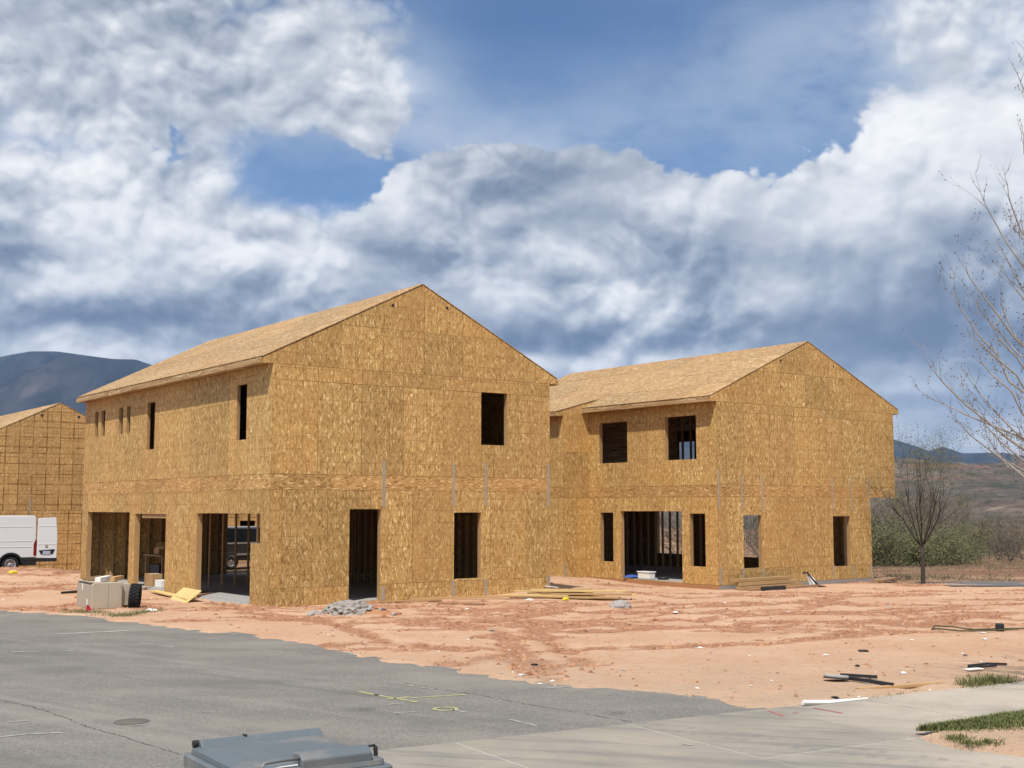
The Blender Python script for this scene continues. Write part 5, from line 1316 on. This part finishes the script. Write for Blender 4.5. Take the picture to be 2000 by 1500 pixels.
# ---- litter on the sand at right
lid = GP(1634, 1330); t = empty('pan_lid', lid + Vector((0, 0, .06))); t.rotation_euler = (R(-6), R(5), 0); tag(t, 'pale oval pan with dark rim on the sand by the black bars', 'pan')
k = MB().lathe([(0, .02), (.11, .025), (.13, .01), (.125, -.02), (.02, -.03)], 28); k.v = [(x * 1.35, y * .9, z) for x, y, z in k.v]; k.build('dish', M_CONC, t, smooth=True)
k = MB().lathe([(.122, -.022), (.134, -.022), (.134, -.034), (.12, -.034)], 28); k.v = [(x * 1.35, y * .9, z) for x, y, z in k.v]; k.build('rim', M_DARK, t)
def bar(pts, w, h, mat, name, label, cat):
    mb = MB(); P = [GP(*q) for q in pts]
    for a, c in zip(P[:-1], P[1:]):
        M = axes(a + Vector((0, 0, .015)), c - a); L = (c - a).length
        mb.box(-.01, L + .01, -w / 2, w / 2, 0, h, M)
    return tag(mb.build(name, mat), label, cat)
bar([(1643, 1323), (1712, 1327)], .035, .04, M_DARK, 'metal_bar', 'shorter upper black bar beside the pale pan on the sand', 'bar')
bar([(1643, 1328), (1700, 1336), (1743, 1343)], .04, .045, M_DARK, 'metal_bar', 'longer lower black bar beside the pale pan on the sand', 'bar')
board('board', GP(1675, 1354) + Vector((0, 0, .03)), GP(1838, 1343) + Vector((0, 0, .035)), .085, .04, M_WOOD, 'thin wooden batten on the sand below the black bars')
o = MB().tube([GP(1568, 1377) + Vector((0, 0, .03)), GP(1620, 1377) + Vector((0, 0, .03)), GP(1695, 1369) + Vector((0, 0, .03))], [.028, .03, .012], 8).build('white_tube', M_PAPER); tag(o, 'white cardboard tube lying along the concrete edge', 'tube')
P = [(2010, 1231), (1955, 1232), (1900, 1234), (1860, 1228), (1826, 1226), (1820, 1233), (1834, 1232), (1870, 1236), (1925, 1236), (1990, 1232)]
o = MB().tube([GP(*q) + Vector((0, 0, .04)) for q in P], .014, 5).build('cable', simple('cable_green', (.09, .085, .05), .2)); tag(o, 'thin dark cable looped on the dirt near the right edge', 'cable')
q = GP(1953, 1233); o = MB().box(-.07, .07, -.06, .06, 0, .15).build('black_block', M_DARK, None, q, bevel=.02); tag(o, 'small black block standing on the looped cable', 'block')
bar([(1892, 1304), (1930, 1300), (1965, 1301)], .03, .03, M_DARK, 'metal_strip', 'bent dark strip on the sand near the grass tuft', 'strip')
bar([(1892, 1305), (1920, 1306), (1945, 1304)], .03, .03, M_DARK, 'metal_strip', 'straight dark strip lying just below the bent strip', 'strip')
board('paper_scrap', GP(1886, 1311) + Vector((0, 0, .02)), GP(1917, 1310) + Vector((0, 0, .03)), .12, .01, M_PAPER, 'white folded scrap just below the dark strips at right', 'paper')
for i, (u, v, s, m, lab) in enumerate([(1764, 1316, .06, M_PAPER, 'white scrap on the sand right of the black bars'), (1920, 1238, .07, M_PAPER, 'white scrap under the looped cable'), (1924, 1250, .06, M_PAPER, 'pale chip below the looped cable'),
        (1686, 1273, .10, M_BARKD, 'dark flat bark piece in the middle of the sand'), (1886, 1282, .05, M_DARK, 'dark lump on the sand above the dark strips'), (1674, 1302, .05, M_DARK, 'dark lump on the sand above the pale pan'),
        (1320, 1197, .07, M_PAPER, 'white scrap on the dirt before the right-hand house'), (1416, 1178, .05, M_PAPER, 'pale scrap before the wide doorway of the right-hand house'), (1044, 1300, .06, M_DARK, 'black lump on the dirt near the road edge'),
        (1019, 1320, .06, M_PAPER, 'white scrap on the dirt near the road edge'), (912, 1190, .05, M_PAPER, 'white scrap below the gable window'), (1632, 1365, .06, M_DARK, 'dark clod behind the white tube'), (735, 1190, .05, M_BARKD, 'brown clod by the front door'), (1540, 1196, .05, M_PAPER, 'pale scrap below the paper sack')]):
    lump('scrap', GP(u, v) + Vector((0, 0, .015)), (s * 1.0, s * .6, s * .45), m, lab, 'scrap', 200 + i, .7, 1, None, .5)
# chips and small stones: nobody could count them
rng = random.Random(9); mb1 = MB(); mb2 = MB(); mb3 = MB()
for k in range(800):
    u = rng.uniform(-40, 2040); v = 1150 + 215 * rng.random()
    q = G(u, v)
    if inside(np.array([q.x]), np.array([q.y]), PAVED)[0] and rng.random() > .04: continue
    q = GP(u, v); s = rng.uniform(.006, .018) * (1.9 if rng.random() < .07 else 1)
    a_ = rng.uniform(0, 6.28); ex = Vector((math.cos(a_), math.sin(a_), rng.uniform(-.2, .2))); ey = Vector((-ex.y, ex.x, rng.uniform(-.2, .2))); ln = rng.uniform(1, 3.2)
    m_ = rng.choice((mb1, mb2, mb2, mb2, mb3, mb3))
    q.z += s * .4; zt = Vector((0, 0, s * .7))
    m_.add([q - ex * s * ln, q - ey * s, q + ex * s * ln, q + ey * s, q + zt + ex * s * .3], [(0, 1, 4), (1, 2, 4), (2, 3, 4), (3, 0, 4)])
for m_, mt, lab in ((mb1, M_PAPER, 'pale chips and paper bits strewn over the lot'), (mb2, M_WOODD, 'brown wood splinters strewn over the lot'), (mb3, M_ROCK, 'small grey stones strewn over the lot')):
    tag(m_.build('debris', mt), lab, None, None, 'stuff')

# ---- lamp post beyond the lot
lx = (1925 - 1000) / FPX * 160; t = empty('lamp_post', (lx, 160, gz_at(lx, 160) - .1)); tag(t, 'small black lantern lamp post far off beyond the field at right', 'lamp post')
MB().tube([(0, 0, 0), (0, 0, .3), (0, 0, 1.55)], [.11, .07, .06], 8).build('post', M_DARK, t)
MB().lathe([(.06, 1.5), (.16, 1.62), (.22, 2.0), (.30, 2.02), (.05, 2.24), (0, 2.3)], 6).build('lantern', M_DARK, t)
for s in (-1, 1): MB().tube([(0, 0, 1.4), (s * .28, 0, 1.55), (s * .36, 0, 1.9)], .03, 5).build('bracket', M_DARK, t)

# ------------------------------------------------------------------ refuse bin in front
def refuse_bin():
    zl = 1.065
    L = G(365, 1466, zl); F = G(627, 1438, zl); Rr = G(783, 1480, zl)
    a = (F - L); la = a.length; a.normalize(); bvec = Vector((a.y, -a.x, 0)); lb = (Rr - F).length + .06
    M = axes(Vector((L.x, L.y, 0)) + bvec * lb, a)       # local x along a, local y from the near edge to the far edge
    t = empty('refuse_bin', M=M); tag(t, 'grey-blue wheeled refuse bin with dusty lid at the bottom edge of the picture', 'refuse bin')
    def rrect(x0, x1, y0, y1, r, n=5):
        out = []
        for cx, cy, s in ((x1 - r, y0 + r, -90), (x1 - r, y1 - r, 0), (x0 + r, y1 - r, 90), (x0 + r, y0 + r, 180)):
            for k in range(n + 1): A = R(s + 90 * k / n); out.append((cx + r * math.cos(A), cy + r * math.sin(A)))
        return out
    def loft(name, rings, mat, cap=True):
        mb = MB(); n = len(rings[0][0]); vs = []
        for pts, z in rings: vs += [(x, y, z) for x, y in pts]
        fs = [(i * n + k, i * n + (k + 1) % n, (i + 1) * n + (k + 1) % n, (i + 1) * n + k) for i in range(len(rings) - 1) for k in range(n)]
        if cap: fs += [tuple(range(n - 1, -1, -1)), tuple((len(rings) - 1) * n + k for k in range(n))]
        o = mb.add(vs, fs).build(name, mat, t)
        return o
    loft('body', [(rrect(.12, la - .12, .12, lb - .1, .05), .06), (rrect(.035, la - .035, .035, lb - .035, .035), zl - .12)], M_BINB)
    loft('body_rim', [(rrect(.0, la, 0.0, lb, .035), zl - .085), (rrect(-.02, la + .02, -.02, lb + .02, .04), zl - .08), (rrect(-.02, la + .02, -.02, lb + .02, .04), zl - .02), (rrect(-.008, la + .008, -.008, lb + .008, .035), zl - .012)], M_BIN)
    zl += .026
    lidp = [(rrect(.02, la - .02, .02, lb - .01, .035), zl - .044), (rrect(.012, la - .012, .012, lb - .004, .035), zl - .035), (rrect(.016, la - .016, .016, lb - .006, .035), zl - .012), (rrect(.04, la - .04, .05, lb - .03, .05), zl - .004), (rrect(.10, la - .10, .14, lb - .12, .04), zl + .004), (rrect(.22, la - .22, .26, lb - .26, .03), zl + .006)]
    loft('lid', lidp, M_BIN)
    # raised ridge along the far edge, with hinge rod and black end
    ridge = [(lb - .105, zl - .008), (lb - .008, zl - .012), (lb - .012, zl + .022), (lb - .035, zl + .030), (lb - .065, zl + .024)]
    MB().prism(ridge, .05, la - .03, 'x').build('hinge_ridge', M_BIN, t, bevel=.005)
    MB().tube([(.022, lb - .03, zl + .010), (.06, lb - .03, zl + .010)], .019, 14).build('rod_end', M_DARK, t)
    MB().box(.30, .312, lb - .06, lb - .02, zl + .026, zl + .036).build('lug', M_DARK, t)
    # raised bar along the near edge with grip recess and latch
    x0, x1 = .30, la - .11
    nr = [(.02, zl - .035), (.17, zl - .004), (.135, zl + .050), (.06, zl + .056), (.015, zl + .030)]
    MB().prism(nr, x0, x1 + .02, 'x').build('front_bar', M_BIN, t, bevel=.008)
    MB().prism([(.02, zl - .035), (.13, zl - .002), (.105, zl + .004), (.03, zl - .004)], .05, x0 - .002, 'x').build('grip_shelf', M_BIN, t, bevel=.004)
    MB().tube([(.085, .03, zl - .012), (.088, .022, zl + .018), (.11, .03, zl + .033), (.20, .04, zl + .036), (.30, .05, zl + .034)], .010, 8).build('grip_loop', M_BIN, t, smooth=True)
    MB().tube([(.0815, .036, zl + .004), (.29, .046, zl + .004)], .004, 6).build('grip_lip', M_PAPER, t)
    MB().tube([(x1 + .015, .09, zl + .046), (x1 + .065, .09, zl + .048), (x1 + .072, .09, zl + .036), (x1 + .072, .085, zl - .004)], [.005, .007, .012, .012], 8).build('latch', M_DARK, t)
    for xx in (.12, la - .12):
        w = MB().lathe([(0, -.03), (.12, -.03), (.14, -.02), (.14, .02), (.12, .03), (0, .03)], 20, axis='y'); w.v = [(y, x, z) for x, y, z in w.v]; w.build('wheel', M_RUBBER, t, (xx, lb - .1, .14), True)
refuse_bin()

# ------------------------------------------------------------------ the air between here and the mountains
hz = bpy.data.materials.new('haze_air'); hz.use_nodes = True; hb = NB(hz.node_tree)
pv = hb.n('ShaderNodeVolumePrincipled'); pv.inputs['Color'].default_value = (.36, .60, 1.0, 1); pv.inputs['Density'].default_value = 5.2e-5; pv.inputs['Anisotropy'].default_value = 0.0
hb.set(hb.n('ShaderNodeOutputMaterial').inputs['Volume'], pv.outputs[0])
hz.cycles.homogeneous_volume = True if hasattr(hz.cycles, 'homogeneous_volume') else None
hzo = MB().box(-13000, 13000, -500, 13200, -60, 1150).build('haze', hz); tag(hzo, 'thin blue air between the lot and the mountains', None, None, 'stuff')
SC.cycles.use_denoising = True
SC.cycles.max_bounces = 6; SC.cycles.diffuse_bounces = 2; SC.cycles.glossy_bounces = 2; SC.cycles.transmission_bounces = 2; SC.cycles.volume_bounces = 0
